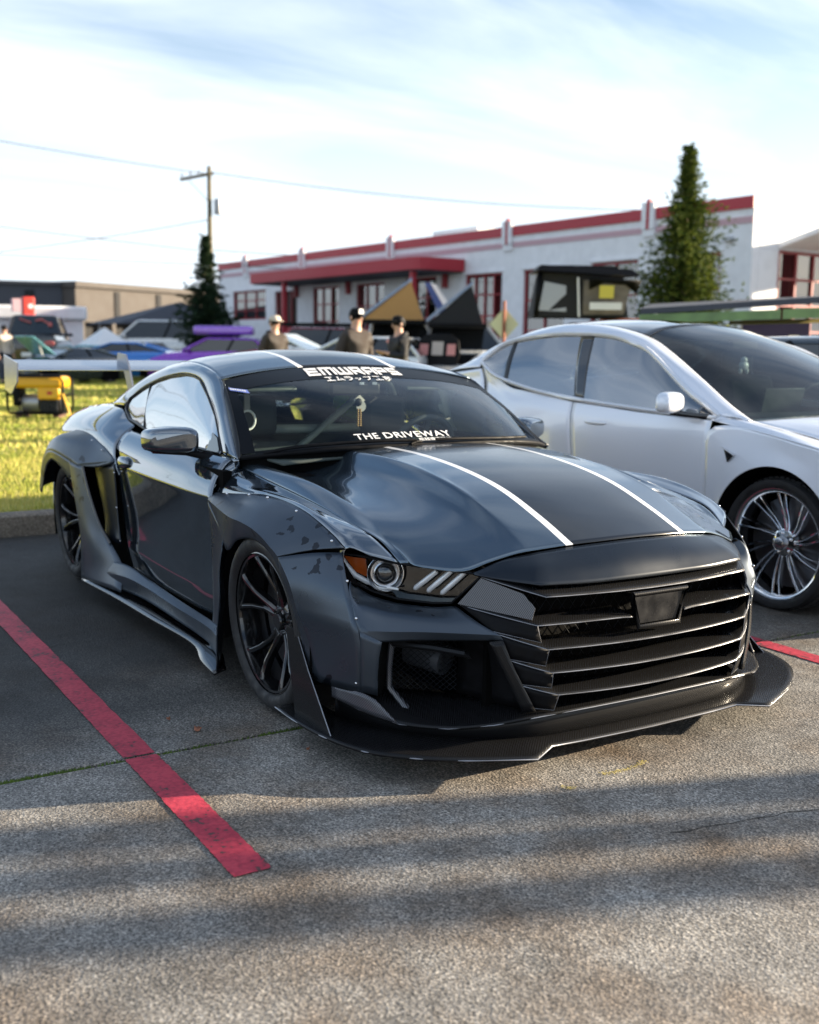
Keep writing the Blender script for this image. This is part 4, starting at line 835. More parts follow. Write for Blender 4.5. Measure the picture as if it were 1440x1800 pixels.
# ------------------------------------------------------------------ silver sedan
M_silver = metallic_paint('silver_paint', (.78,.81,.88), .30, .15, 1., .05, .02)
M_schrome = mat('satin_chrome', (.80,.81,.84), .38, .35)
M_blueglass = glass('sedan_side_glass', (.08,.10,.11), 2.6)
M_sws = glass('sedan_windscreen', (.35,.42,.42), 1.35)
M_roofglass = mat('roof_glass', (.01,.012,.015), .04, 0, 1)
YC = 2.96
sed = empty('silver_sedan', (0, 0, 0), 0, 'silver four-door sedan with large chrome multi-spoke wheels parked beside the black coupe', 'car')
def sside(x, z):
    w_ = np.interp(z, [.15,.22,.35,.5,.65,.8,.9,.96,1.02,1.06], [.90,.925,.935,.945,.952,.955,.952,.940,.920,.90])
    if x > .1: w_ -= .16*(x-.1)**1.8
    if x < -3.3: w_ -= .12*((-3.3-x)/.6)**2
    return w_
def belt(x): return float(np.interp(x, [-3.6,-3.0,-2.65,-1.93,-1.25,-.71], [1.20,1.255,1.115,1.045,1.010,.998]))
SX, SZ, SR = -.24, .36, .405
for s in (-1, 1):
    k_ = dict(s=s, yo=YC)
    # side panels : doors
    def panel(name, xt0, xt1, xb0, xb1, bot=.235, top=lambda x: belt(x)-.022, nx=7, zs=(0,.05,.12,.25,.4,.6,.8,1)):
        rows = []
        for f_ in zs:
            r = []
            for i in range(nx):
                g_ = i/(nx-1); xa = xt0+(xt1-xt0)*g_; xb = xb0+(xb1-xb0)*g_; x = xa+(xb-xa)*f_; z = top(xa)+(bot-top(xa))*f_
                r.append((x, sside(x, z)-(.006 if i in (0, nx-1) else 0), z))
            rows.append(r)
        return surf(name, rows, M_silver, sed, 4, 4, **k_)
    fd = panel('door', -.712, -1.925, -.725, -1.84); rd = panel('door', -1.932, -2.98, -1.848, -2.62)
    for o_, xh in ((fd, -1.66), (rd, -2.62)):
        MB().ball((0, 0, 0), (.105, .010, .014), 16, 8).build('door_handle', M_schrome, o_, 60).location = (xh, YC+s*(sside(xh, .91)+.006), .905)
    # front fender wraps round the arch
    n_ = 17; rows = [[], [], [], []]
    for i in range(n_):
        th = R(-18+216*i/(n_-1)); ax_, az_ = SX-math.cos(th)*SR, SZ+math.sin(th)*SR
        # outer boundary seen from the arch centre
        dx_, dz_ = -math.cos(th), math.sin(th)
        ztop = lambda x: float(np.interp(x, [-.7,-.3,.1,.4,.66], [.975,.93,.865,.78,.70]))
        t_ = 3.0
        if dx_ < 0: t_ = min(t_, (-.716-SX)/dx_)
        if dx_ > 0: t_ = min(t_, (.60-SX)/dx_)
        if dz_ > 0:
            tt = .3
            while tt < t_ and SZ+dz_*tt < ztop(SX+dx_*tt): tt += .005
            t_ = min(t_, tt)
        if dz_ < 0: t_ = min(t_, (.20-SZ)/dz_)
        bx_, bz_ = SX+dx_*t_, SZ+dz_*t_
        for j, f_ in enumerate((0, .12, .5, 1)):
            x, z = ax_+(bx_-ax_)*f_, az_+(bz_-az_)*f_; rows[j].append((x, sside(x, z)+(.014 if j == 0 else .010 if j == 1 else 0), z))
    surf('front_fender', rows, M_silver, sed, 3, 5, **k_)
    MB().prism([(-.585, YC+s*.960, .835), (-.510, YC+s*.968, .800), (-.55, YC+s*.966, .760)], (0, s*.006, 0)).build('side_camera', M_gblack, sed, 30, bevel=.002)
    MB().tube([(-.60, YC+s*.963, .838), (-.50, YC+s*.974, .803)], .004, 6).build('camera_trim', M_schrome, sed, 60)
    # rear quarter
    rows = []
    for f_ in (0,.1,.3,.55,.8,1):
        r = []
        for i in range(6):
            g_ = i/5; xt = -2.99-.92*g_; zt = 1.215-.10*g_; xb = -2.63-1.33*g_; x = xt+(xb-xt)*f_; z = zt+(.30-zt)*f_
            r.append((x, sside(x, z)-.05*g_*g_, z))
        rows.append(r)
    surf('rear_quarter', rows, M_silver, sed, 4, 4, **k_)
    # greenhouse
    RA = [(-.50,.845,.985),(-.713,.795,1.067),(-.995,.715,1.191),(-1.37,.615,1.353),(-1.62,.575,1.445),(-2.0,.56,1.515),(-2.47,.555,1.530),(-2.85,.585,1.475),(-3.15,.65,1.375),(-3.45,.74,1.235)]
    WE = [(-.690,.895,.998),(-.86,.855,1.068),(-1.038,.815,1.140),(-1.423,.725,1.342),(-1.62,.700,1.402),(-1.82,.692,1.445),(-2.131,.692,1.461),(-2.471,.712,1.454),(-2.879,.750,1.397),(-3.03,.86,1.270)]
    MI = [tuple((a+b_)/2+(0,.012,.010)[c] for c, (a, b_) in enumerate(zip(p, q_))) for p, q_ in zip(RA, WE)]
    surf('roof_rail', [RA, MI, WE], M_silver, sed, 5, 4, **k_)
    surf('pillar_foot', [[(-3.03,.862,1.268),(-3.15,.80,1.30),(-3.45,.742,1.232)], [(-3.0,.91,1.225),(-3.25,.88,1.21),(-3.60,.82,1.18)]], M_silver, sed, 4, 3, **k_)
    BL = [(-.70,.898,.990),(-.88,.905,.994),(-1.06,.908,1.0),(-1.246,.910,1.005),(-1.5,.91,1.018),(-1.72,.91,1.029),(-1.93,.908,1.043),(-2.34,.904,1.080),(-2.80,.892,1.16),(-3.02,.868,1.252)]
    def wpt(f_, side):
        a_ = catmull(WE, 10)[int(round(f_*90))]; b_ = catmull(BL, 10)[int(round(f_*90))]; return a_, b_
    def pane(name, f0, f1):
        n_ = 8; T_, M_, B_ = [], [], []
        for i in range(n_+1):
            a_, b_ = wpt(f0+(f1-f0)*i/n_, s); T_.append(tuple(a_+(b_-a_)*.03)); B_.append(tuple(b_)); M_.append(tuple((a_+b_)/2+np.array([0,.012,0])))
        surf(name, [T_, M_, B_], M_blueglass, sed, 2, 4, s=s, yo=YC, thick=0)
    pane('front_window', .10, .622); pane('rear_window_pane', .662, .855); pane('quarter_window', .868, .985)
    for f0, f1, mt_ in ((.622, .662, M_gblack), (.855, .868, M_trim), (.0, .10, M_gblack)):
        T_, B_ = [], []
        for i in range(4):
            a_, b_ = wpt(f0+(f1-f0)*i/3, s); T_.append(tuple(a_)); B_.append(tuple(b_))
        surf('window_pillar', [T_, [tuple((np.array(a_)+np.array(b_))/2+np.array([0,.014,0])) for a_, b_ in zip(T_, B_)], B_], mt_, sed, 2, 4, s=s, yo=YC, thick=.003)
    lp = [(x, YC+s*(y+.006), z+.004) for x, y, z in catmull(WE, 4).tolist()]+[(x, YC+s*(y+.006), z) for x, y, z in catmull(BL, 4).tolist()[::-1]]
    MB().tube(lp, .016, 6, closed=True).build('window_trim', M_schrome, sed, 60)
    surf('pillar_foot', [[(-.495,.85,.990),(-.60,.875,.996),(-.70,.898,1.004)], [(-.60,.895,.985),(-.66,.912,.980),(-.73,.928,.972)]], M_silver, sed, 3, 3, **k_)
    # mirror
    mm = MB(); mm.ball((0, 0, 0), (.085, .12, .072), 20, 12)
    for i, v in enumerate(mm.v):
        x, y, z = v; kx = 1 if x > 0 else .55; sy = y*(1-.10*z/.07); e = .68
        mm.v[i] = (math.copysign(abs(x/.085)**e, x)*.085*kx-.05*(y/.12), math.copysign(abs(sy/.12)**e, sy)*.12, math.copysign(abs(z/.072)**.6, z)*.062)
    mo = mm.build('side_mirror', M_silver, sed, 60); mo.location = (-.93, YC+s*1.055, 1.068)
    if s > 0: mo.scale.y = -1
    MB().tube([(-.76, YC+s*.90, .995), (-.82, YC+s*.97, 1.0), (-.93, YC+s*1.03, 1.012)], [.018,.016,.02], 8).build('mirror_arm', M_gblack, sed, 60)
    make_wheel(sed, (SX, YC+s*.915, .352), s, 'chrome', rt=.352, rr=.292, width=.25, camber=.5, spin=6)
    make_wheel(sed, (-3.13, YC+s*.915, .352), s, 'chrome', rt=.352, rr=.292, width=.25, camber=.5, spin=20)
    hs = MB()
    for rad, ww in ((.42, .93), (.42, .60)):
        for k in range(19): a = R(-20+220*k/18); hs.v.append((SX+rad*math.cos(a), YC+s*ww, .355+rad*math.sin(a)))
    hs.f = [(k, k+1, 19+k+1, 19+k) for k in range(18)]+[tuple(range(19, 38))]; hs.build('wheel_liner', M_void, sed, 60)
    surf('headlamp', [[(.42,.80,.735),(.56,.66,.720),(.66,.46,.700)], [(.48,.80,.66),(.60,.66,.655),(.69,.48,.650)]], M_lens2, sed, 4, 4, **k_)
# windscreen, roof, bonnet and ends
def sheet(name, rows, mt_, nu=5, nv=5, th=.004): return surf(name, [[(x, -y, z) for x, y, z in r] for r in rows[::-1]]+rows[1:], mt_, sed, nu, nv, s=1, yo=YC, thick=th, sharp=60)
sheet('windscreen', [[(-.33,0,1.035),(-.80,0,1.255),(-1.30,0,1.440),(-1.66,0,1.530)], [(-.36,.30,1.028),(-.82,.27,1.243),(-1.31,.24,1.425),(-1.66,.22,1.520)], [(-.42,.60,1.008),(-.87,.53,1.215),(-1.34,.44,1.400),(-1.65,.42,1.492)], [(-.52,.835,.990),(-.995,.708,1.185),(-1.37,.61,1.348),(-1.62,.57,1.440)]], M_sws, th=0)
sheet('glass_roof', [[(-1.66,0,1.530),(-2.0,0,1.562),(-2.46,0,1.572),(-2.95,0,1.52)], [(-1.66,.22,1.522),(-2.0,.22,1.556),(-2.46,.22,1.566),(-2.94,.24,1.51)], [(-1.65,.42,1.494),(-2.0,.42,1.535),(-2.47,.42,1.548),(-2.90,.46,1.495)], [(-1.62,.573,1.445),(-2.0,.56,1.515),(-2.47,.555,1.530),(-2.85,.585,1.475)]], M_roofglass)
sheet('rear_glass', [[(-2.95,0,1.52),(-3.3,0,1.40),(-3.62,0,1.235)], [(-2.93,.30,1.508),(-3.28,.34,1.39),(-3.6,.38,1.23)], [(-2.85,.585,1.475),(-3.15,.65,1.375),(-3.45,.74,1.235)]], M_blueglass, th=0)
sheet('boot_lid', [[(-3.62,0,1.235),(-3.82,0,1.20),(-3.98,0,1.17)], [(-3.60,.40,1.228),(-3.78,.40,1.19),(-3.95,.40,1.16)], [(-3.45,.74,1.233),(-3.68,.76,1.165),(-3.88,.70,1.12)]], M_silver)
sheet('bonnet', [[(-.36,0,1.022),(-.05,0,.980),(.3,0,.895),(.62,0,.755)], [(-.38,.30,1.018),(-.06,.30,.978),(.28,.30,.892),(.60,.29,.752)], [(-.46,.62,1.003),(-.12,.60,.965),(.22,.56,.880),(.54,.52,.745)], [(-.56,.84,.985),(-.22,.80,.935),(.12,.74,.862),(.42,.66,.752)]], M_silver)
for s in (-1, 1): surf('fender_top', [[(-.50,.845,.985),(-.22,.806,.932),(.12,.746,.858),(.42,.668,.748)], [(-.62,.90,.992),(-.27,.905,.945),(.10,.87,.865),(.42,.80,.762)], [(-.716,.925,.975),(-.30,.951,.93),(.10,.953,.865),(.40,.897,.78)]], M_silver, sed, 5, 4, s=s, yo=YC)
sheet('front_bumper', [[(.63,0,.75),(.67,0,.60),(.66,0,.35),(.60,0,.18)], [(.60,.30,.75),(.64,.30,.60),(.63,.30,.35),(.58,.3,.18)], [(.54,.52,.742),(.58,.55,.60),(.56,.58,.35),(.5,.58,.18)], [(.36,.80,.76),(.42,.84,.60),(.40,.86,.38),(.35,.86,.20)]], M_silver)
sheet('rear_bumper', [[(-3.98,0,1.165),(-4.03,0,.8),(-4.05,0,.5),(-4.0,0,.25)], [(-3.95,.40,1.155),(-4.0,.45,.8),(-4.0,.45,.5),(-3.95,.45,.25)], [(-3.88,.70,1.115),(-3.92,.80,.8),(-3.95,.84,.5),(-3.9,.84,.3)]], M_silver)
ib = MB(); ib.bx(-3.95, -3.55, YC-.7, YC+.7, .2, 1.05).bx(-3.0, -.72, YC-.88, YC+.88, .16, .80).bx(-3.6, -2.6, YC-.62, YC+.62, .2, 1.0).bx(-.72, .5, YC-.58, YC+.58, .16, .72); ib.build('inner_body', M_void, sed)
for s in (-1, 1): MB().bx(-2.95, -.76, YC+s*.87, YC+s*.90, .2, .98).build('door_lining', M_void, sed)
surf('dashboard', [[(-.42,-.76,.975),(-.38,0,1.0),(-.42,.76,.975)], [(-.85,-.78,.985),(-.85,0,.995),(-.85,.78,.985)], [(-1.05,-.78,.93),(-1.05,0,.93),(-1.05,.78,.93)], [(-1.05,-.78,.5),(-1.05,0,.5),(-1.05,.78,.5)]], M_cab, sed, 4, 4, s=1, yo=YC, thick=.01)
for y in (-.38, .38):
    MB().box((-1.62, YC+y, .90), (.16, .50, .62), ry=R(-14)).build('seat', M_cab, sed, 40, bevel=.06); MB().box((-1.74, YC+y, 1.28), (.10, .26, .18)).build('headrest', M_cab, sed, 40, bevel=.04)
MB().box((-1.02, YC, 1.035), (.015, .36, .21), ry=R(12)).build('centre_screen', M_dash, sed, 30, bevel=.004)
MB().tube([(-1.12+.06*math.sin(R(15*k)), YC+.38+.175*math.cos(R(15*k)), 1.0+.16*math.sin(R(15*k))) for k in range(24)], .014, 8, closed=True).build('steering_wheel', M_cab, sed, 60)
MB().box((-1.35, YC, 1.40), (.03, .24, .06)).build('rear_view_mirror', M_black, sed, 40, bevel=.01)
ch2 = empty('hanging_charm', (-1.32, YC-.02, 1.37), 0, 'pale crocheted charm hanging behind the windscreen of the silver sedan', 'charm')
MB().ball((0,0,-.10), (.02,.042,.03), 12, 8).build('body', M_white, ch2, 60); MB().ball((0,0,-.065), (.018,.028,.022), 10, 6).build('head', M_white, ch2, 60); MB().tube([(0,0,0),(0,0,-.05)], .002, 5).build('cord', M_black, ch2)
for y in (-.03, .03): MB().ball((0,y,-.135), (.012,.012,.02), 8, 6).build('leg', M_white, ch2, 60)
pp = MB().add([(-.52, YC+.42, 1.003), (-.52, YC+.62, 1.003), (-.75, YC+.62, 1.001), (-.75, YC+.42, 1.001)], [(0,1,2,3)]).build('paper', M_white); meta(pp, 'white sheet of paper lying on the dashboard of the silver sedan', 'paper')
# ------------------------------------------------------------------ buildings
M_wall = mat('white_render', (.82,.82,.84), .8, noise=(2.5,.06))
M_redp = mat('red_paint', (.42,.02,.035), .45)
M_pink = mat('faded_pink_paint', (.56,.36,.40), .7)
M_redf = mat('red_window_frame', (.30,.022,.03), .5)
M_pane = glass('shop_window', (.22,.22,.22), 1.9)
M_room = mat('room_dark', (.05,.035,.03), .9)
M_beige = mat('tan_cladding', (.088,.076,.068), .8, noise=(1.5,.12))
M_slate = mat('dark_cladding', (.055,.06,.075), .7)
M_black2 = mat('dark_recess', (.012,.012,.014), .8)
M_tan = mat('tan_tent_cloth', (.50,.27,.09), .85)
M_wood = mat('pole_wood', (.16,.13,.07), .85, noise=(6,.3))
M_steel = mat('galvanised', (.42,.43,.44), .45, .7)
M_wire = mat('wire', (.03,.03,.03), .6)
a_ = R(183.3)
FB = empty('white_garage_building', (-21.4, 25.5, 0), a_, 'long white single-storey garage with red parapet stripe and red framed windows', 'building')
def fb(x0, x1, y0, y1, z0, z1): return MB().bx(x0, x1, y0, y1, z0, z1)
# in the building frame: +X runs to the photo's left along the front, -Y goes into the building, +Y towards the street
wins = [(38.1,33.85,2.88,4.56,3,3), (28.4,25.7,.9,4.45,3,4), (24.05,21.47,1.2,4.46,3,3), (19.73,17.24,.9,4.55,3,4), (15.1,12.59,1.0,4.51,4,4), (11.22,8.76,.9,4.53,2,3), (7.33,4.95,.9,4.59,2,3), (2.35,1.25,1.0,4.62,2,3)]
doors = [(32.74,30.15,.1,4.40)]
ops = sorted([(w_[1], w_[0], w_[2], w_[3]) for w_ in wins]+[(d_[1], d_[0], d_[2], d_[3]) for d_ in doors])
x = 0
wall = MB()
for x0, x1, z0, z1 in ops:
    wall.bx(x, x0, -.35, 0, 0, 6.28); wall.bx(x0, x1, -.35, 0, z1, 6.28)
    if z0 > .2: wall.bx(x0, x1, -.35, 0, 0, z0)
    x = x1
wall.bx(x, 40.05, -.35, 0, 0, 6.28)
wall.build('front_wall', M_wall, FB)
MB().bx(-.0, .35, -22, -.36, 4.70, 6.28).bx(0, .35, -1.35, -.36, 0, 4.69).bx(0, .35, -22, -9.2, 0, 4.69).build('end_wall', M_wall, FB)
MB().bx(39.7, 40.05, -22, -.36, 0, 6.28).build('end_wall', M_wall, FB)
MB().bx(.36, 39.69, -22, -.36, 5.6, 5.75).build('roof', M_slate, FB)
MB().bx(.4, 39.6, -8, -7.9, 0, 5.5).build('back_room_wall', M_room, FB)
for x0, x1 in ((0, 4.15), (4.75, 11.9), (12.5, 20.55), (21.15, 29.1), (29.75, 35.95), (36.6, 40.06)):
    MB().bx(x0, x1, .002, .06, 5.93, 6.32).build('parapet_band', M_redp, FB); MB().bx(x0, x1, .002, .03, 5.47, 5.68).build('painted_band', M_pink, FB)
for xc in (4.45, 12.2, 20.85, 29.42, 36.27):
    MB().bx(xc-.29, xc-.09, .002, .16, 5.6, 6.52).bx(xc+.09, xc+.29, .002, .16, 5.6, 6.52).bx(xc-.29, xc+.29, .002, .10, 5.35, 5.59).build('pilaster', M_wall, FB)
    MB().bx(xc-.085, xc+.085, .002, .13, 5.6, 6.62).build('pilaster_inset', M_redp, FB)
for x1, x0, z0, z1, nx, nz_ in wins:
    fr = MB(); t_ = .09
    fr.bx(x0, x0+t_, -.20, -.08, z0, z1).bx(x1-t_, x1, -.20, -.08, z0, z1).bx(x0+t_, x1-t_, -.20, -.08, z1-t_, z1).bx(x0+t_, x1-t_, -.20, -.08, z0, z0+t_)
    f_ = fr.build('window', M_redf, FB)
    MB().add([(x0, -.15, z0), (x1, -.15, z0), (x1, -.15, z1), (x0, -.15, z1)], [(0,1,2,3)]).build('pane', M_pane, f_)
    for i in range(1, nx): MB().bx(x0+(x1-x0)*i/nx-.04, x0+(x1-x0)*i/nx+.04, -.145, -.09, z0+t_, z1-t_).build('mullion', M_redf, f_)
    for j in range(1, nz_): MB().bx(x0+t_, x1-t_, -.14, -.10, z0+(z1-z0)*j/nz_-.03, z0+(z1-z0)*j/nz_+.03).build('glazing_bar', M_redf, f_)
    MB().bx(x0-.1, x1+.1, .001, .06, z1+.02, z1+.10).build('lintel', M_wall, FB)
for x1, x0, z0, z1 in doors:
    d_ = MB().bx(x0, x1, -.30, -.22, z0, z1).build('door', M_room, FB)
    for k in range(4): MB().bx(x0+(x1-x0-.1)*k/3, x0+(x1-x0-.1)*k/3+.1, -.215, -.12, z0, z1).build('door_frame', M_redf, d_)
    MB().bx(x0+.1, x1-.1, -.215, -.14, 2.3, 2.45).build('door_frame', M_redf, d_)
cp = MB().prism([(15.1,.05,4.66),(15.1,1.9,4.66),(15.25,2.3,4.66),(15.7,2.5,4.66),(30.8,2.5,4.66),(31.0,2.3,4.66),(31.0,.05,4.66)], (0, 0, .52)).build('canopy', M_redp, FB)
MB().bx(15.3, 30.8, .06, 2.3, 4.60, 4.655).build('soffit', M_slate, cp)
for xp in (15.9, 27.5): MB().bx(xp-.11, xp+.11, 2.1, 2.32, 0, 4.60).build('canopy_post', M_redp, FB)
for xp in (16.4, 24.6, 30.0): MB().bx(xp-.1, xp+.1, .05, .25, 4.0, 4.60).build('bracket', M_redf, FB)
for xp in (17.9, 26.9, 3.9, .9, 20.1): MB().box((xp, .12, 4.9 if xp > 5 else 5.0), (.34, .2, .14)).build('wall_light', M_steel, FB, 30, bevel=.02)
# roof block and garage bay beyond the corner
MB().bx(17.5, 21.0, -6, -2.5, 5.76, 6.95).build('roof_unit', M_wall, FB)
bay = MB().bx(-.05, -.01, -9.1, -1.38, .2, 4.66)
gw = MB().bx(-.0, .02, -9.1, -1.38, .2, .3).build('bay_window', M_redf, FB)
MB().add([(.10,-9.1,.2),(.10,-1.38,.2),(.10,-1.38,4.66),(.10,-9.1,4.66)], [(0,1,2,3)]).build('pane', M_pane, gw)
for k in range(9): MB().bx(.02, .09, -1.46-.94*k, -1.38-.94*k, .2, 4.66).build('mullion', M_redf, gw)
for k in range(6): MB().bx(.03, .08, -9.1, -1.38, .3+.86*k, .37+.86*k).build('glazing_bar', M_redf, gw)
MB().add([(-.02,-1.3,4.75),(-.02,-9.5,4.75),(-4.5,-9.5,5.9),(-4.5,-1.3,5.9),(-.02,-1.3,4.92),(-.02,-9.5,4.92),(-4.5,-9.5,6.05),(-4.5,-1.3,6.05)], [(0,1,2,3),(4,7,6,5),(0,4,5,1),(1,5,6,2),(2,6,7,3),(3,7,4,0)]).build('awning_roof', M_wall, FB)
MB().bx(-3.0, -2.6, -6.2, -5.8, 0, 5.3).build('awning_post', M_redf, FB)

def bldg(name, p0, p1, h, depth, mt, label, cat='building'):
    """wall from p0 to p1 (ground points, left to right as seen), body going away"""
    p0, p1 = Vector((*p0, 0)), Vector((*p1, 0)); d = p1-p0; o = empty(name, p0, math.atan2(d.y, d.x), label, cat)
    MB().bx(0, d.length, 0, depth, 0, h).build('wall', mt, o); return o, d.length
g1, ln = bldg('grey_warehouse', (-92.5, 7.0), (-88.6, 20.4), 6.05, 20, M_slate, 'dark grey clad warehouse wing at the far left edge beyond the parked pickup')
for k in range(4): MB().bx(1.5+3.2*k, 2.2+3.2*k, -.12, -.003, 2.4, 5.6).build('downpipe_panel', M_black2, g1)
MB().bx(-.3, ln, -.3, 20, 6.06, 6.3).build('roof', M_slate, g1)
g2, ln = bldg('tan_warehouse', (-88.4, 20.6), (-100, 43), 3.1, 18, M_black2, 'long tan clad warehouse with dark vertical strips beyond the purple car')
MB().bx(0, ln, -1.2, 18, 3.12, 5.9).build('upper_wall', M_beige, g2); MB().bx(-.2, ln+.3, -1.5, 18, 5.91, 6.35).build('roof_edge', M_beige, g2)
for k in range(5): MB().bx(4.2+4.9*k, 4.75+4.9*k, -1.3, -1.205, 3.4, 5.7).build('dark_strip', M_black2, g2)
for k in range(7): MB().bx(.5+3.4*k, .9+3.4*k, -1.2, -.8, 0, 3.1).build('column', M_beige, g2)
g3, ln = bldg('white_kiosk_building', (-56.2, 4.5), (-54.4, 12.9), 3.12, 7, M_wall, 'low white building with rounded corner behind the black pickup')
MB().bx(-.2, ln+.2, -.35, 7, 2.55, 3.25).build('fascia', M_wall, g3, bevel=.12); MB().bx(5.8, 6.4, -.02, -.003, .3, 2.2).build('door', M_steel, g3); MB().bx(2.9, 4.4, -.02, -.003, .8, 2.3).build('window', M_steel, g3)
py = empty('red_pylon_sign', (-53.0, 9.85, 0), 0, 'red pylon sign with a pale round mark in front of the low white building', 'sign')
MB().bx(-.25, .25, -.28, .28, 0, 3.6).build('pylon', M_redpy, py, bevel=.05); MB().lathe([(0,.26),(.12,.26),(.12,.25)], 16, 'X', (0,.08,3.15)).build('round_mark', M_white, py); MB().bx(-.2,.2,-.75,-.29,2.9,3.5).build('side_panel', M_pink, py)


# ------------------------------------------------------------------ pole, wires
up = empty('utility_pole', (-54.2, 19.85, 0), 0, 'wooden utility pole with slanting crossarm and transformer left of the white garage', 'pole')
MB().tube([(0,0,0),(0,0,5),(0,0,10.9)], [.17,.15,.11], 10).build('pole', M_wood, up, 60)
va = Vector((-.36,-.93,0)); ar = MB().tube([va*1.55+Vector((0,0,10.15)), va*-.22+Vector((0,0,10.55))], .085, 4).build('crossarm', M_wood, up, 30)
MB().tube([va*1.15+Vector((0,0,10.2)), (0,0,9.0)], .02, 5).build('brace', M_steel, up, 30)
for k in (1.45, 1.0, .55): MB().lathe([(.03,0),(.06,.06),(.05,.14),(.02,.17)], 8, 'Z', tuple(va*k+Vector((0,0,10.3+.22*(1.45-k))))).build('insulator', M_steel, up, 60)
MB().lathe([(0,0),(.2,0),(.21,.03),(.21,.75),(.2,.8),(0,.82)], 14, 'Z', (.15,.42,8.4)).build('transformer', M_steel, up, 40)
for k, (a, b_, sag) in enumerate((((-54.2,19.8,10.5),(-40,-25,12.8),.8), ((-54.2,19.8,10.6),(-37.9,54.6,9.9),1.0), ((-54.2,19.8,6.4),(-34,-25,7.6),.3), ((-54.2,19.8,5.7),(-38,-25,5.2),.3), ((-54.2,19.9,6.5),(-42,60,8.0),.8), ((-54.2,19.9,5.8),(-42,60,6.2),.6), ((-54.2,19.8,8.1),(-62,-8,4.0),.6))):
    A_, B_ = Vector(a), Vector(b_); pts = [A_.lerp(B_, i/14)-Vector((0,0,sag*4*(i/14)*(1-i/14))) for i in range(15)]
    o = MB().tube(pts, .022, 5).build('power_line', M_wire, None, 60)
    meta(o, ['upper left wire from the pole top', 'upper right wire rising over the garage from the pole top', 'middle left wire below the crossarm', 'lowest left wire of the utility pole', 'middle right wire of the utility pole', 'lowest right wire of the utility pole', 'slanting service wire dropping left of the utility pole'][k], 'wire', 'wires strung from the utility pole')
p2 = empty('distant_utility_pole', (-43.0, 42.5, 0), 0, 'small distant utility pole showing above the roof of the white garage', 'pole')
MB().tube([(0,0,0),(0,0,9.2)], .13, 8).build('pole', M_wood, p2, 60); MB().tube([(-.7,-.7,8.5),(.7,.7,8.7)], .07, 4).build('crossarm', M_wood, p2, 30)

# ------------------------------------------------------------------ conifers
def needle_mat(name, c1, c2):
    m_ = mat(name, c1, .75, spec=.15); t, n, l, b = nodes(m_); g = n.new('ShaderNodeNewGeometry'); r = n.new('ShaderNodeValToRGB'); l.new(g.outputs['Random Per Island'], r.inputs[0])
    e = r.color_ramp.elements; e[0].color = (*c1, 1); e[1].color = (*c2, 1); l.new(r.outputs[0], b.inputs['Base Color'])
    tr = n.new('ShaderNodeBsdfTranslucent'); l.new(r.outputs[0], tr.inputs[0]); mx = n.new('ShaderNodeMixShader'); mx.inputs[0].default_value = .25
    o = n['Material Output']; l.new(b.outputs[0], mx.inputs[1]); l.new(tr.outputs[0], mx.inputs[2]); l.new(mx.outputs[0], o.inputs[0]); return m_
def conifer(name, loc, H, r0, prof, nb, mt_, label, seed, droop=.15, spray=.13, z0=.4):
    rr = np.random.default_rng(seed); T = empty(name, loc, 0, label, 'tree')
    tk = MB().tube([(0,0,0),(0,0,H*.5),(0,0,H)], [.16*H/7,.10*H/7,.015], 8)
    P = []; tri = []
    for k in range(nb):
        f_ = rr.random()**1.5; z = z0+(H-z0)*f_; Rm = r0*prof(f_)*(.72+.42*rr.random()); az = rr.uniform(0, 2*np.pi)
        # lumpy crown: some sectors longer
        Rm *= 1+.22*np.sin(3*az+seed+z*1.7)+.12*np.sin(7*az+z*3.1); Rm *= 1.35 if rr.random() < .12 else 1
        d_ = np.array([np.cos(az), np.sin(az), 0]); up_ = rr.uniform(-.1, .35)-droop
        n_ = max(4, int(Rm*9)); 
        if Rm > .5 and k % 9 == 0: tk.tube([(0,0,z), tuple(d_*Rm*.8+np.array([0,0,z+up_*Rm*.8]))], [.02,.008], 4, cap=False)
        for i in range(n_):
            s_ = (i+rr.random())/n_; c = d_*Rm*s_+np.array([0,0,z+up_*Rm*s_+.10*Rm*s_*s_]); c += rr.normal(0, .06, 3)
            for q_ in range(3):
                a = rr.normal(0, 1, 3); a[2] = a[2]*.5+.35; a += d_*1.0; a /= np.linalg.norm(a); b_ = np.cross(a, rr.normal(0, 1, 3)); b_ /= np.linalg.norm(b_)
                L_ = spray*rr.uniform(.6, 1.3); P.append(c-b_*L_*.24); P.append(c+b_*L_*.24); P.append(c+a*L_)
    tk.build('trunk', M_wood, T, 60)
    B_ = np.array(P, 'f'); me = bpy.data.meshes.new('crown'); k = len(B_)//3
    me.vertices.add(3*k); me.vertices.foreach_set('co', B_.ravel()); me.loops.add(3*k); me.loops.foreach_set('vertex_index', np.arange(3*k)); me.polygons.add(k); me.polygons.foreach_set('loop_start', np.arange(0, 3*k, 3)); me.update()
    link('crown', me, mt_, T); return T
M_n1 = needle_mat('green_needles', (.018,.048,.012), (.15,.18,.028)); M_n2 = needle_mat('dark_needles', (.010,.026,.014), (.035,.06,.025))
conifer('conifer_tree', (-19.65, 20.8, 0), 7.0, 1.30, lambda f: float(np.interp(f, [0,.15,.45,.62,.76,.86,.94,1], [1,1,.78,.62,.40,.20,.09,.02])), 2300, M_n1, 'tall bushy green conifer in front of the white garage near its right end', 3, .05, .13)
conifer('conifer_tree', (-47.7, 17.1, 0), 6.5, 1.35, lambda f: float(np.interp(f, [0,.35,.5,.7,.85,1], [.8,1,.62,.45,.16,.04])), 620, M_n2, 'dark narrow spruce beside the utility pole at the left end of the white garage', 8, .12, .22)
conifer('conifer_tree', (-120, 13.5, 0), 9.0, 1.6, lambda f: (1-f)**.7, 120, M_n2, 'tiny distant tree top above the dark grey warehouse', 5, .1, .4)
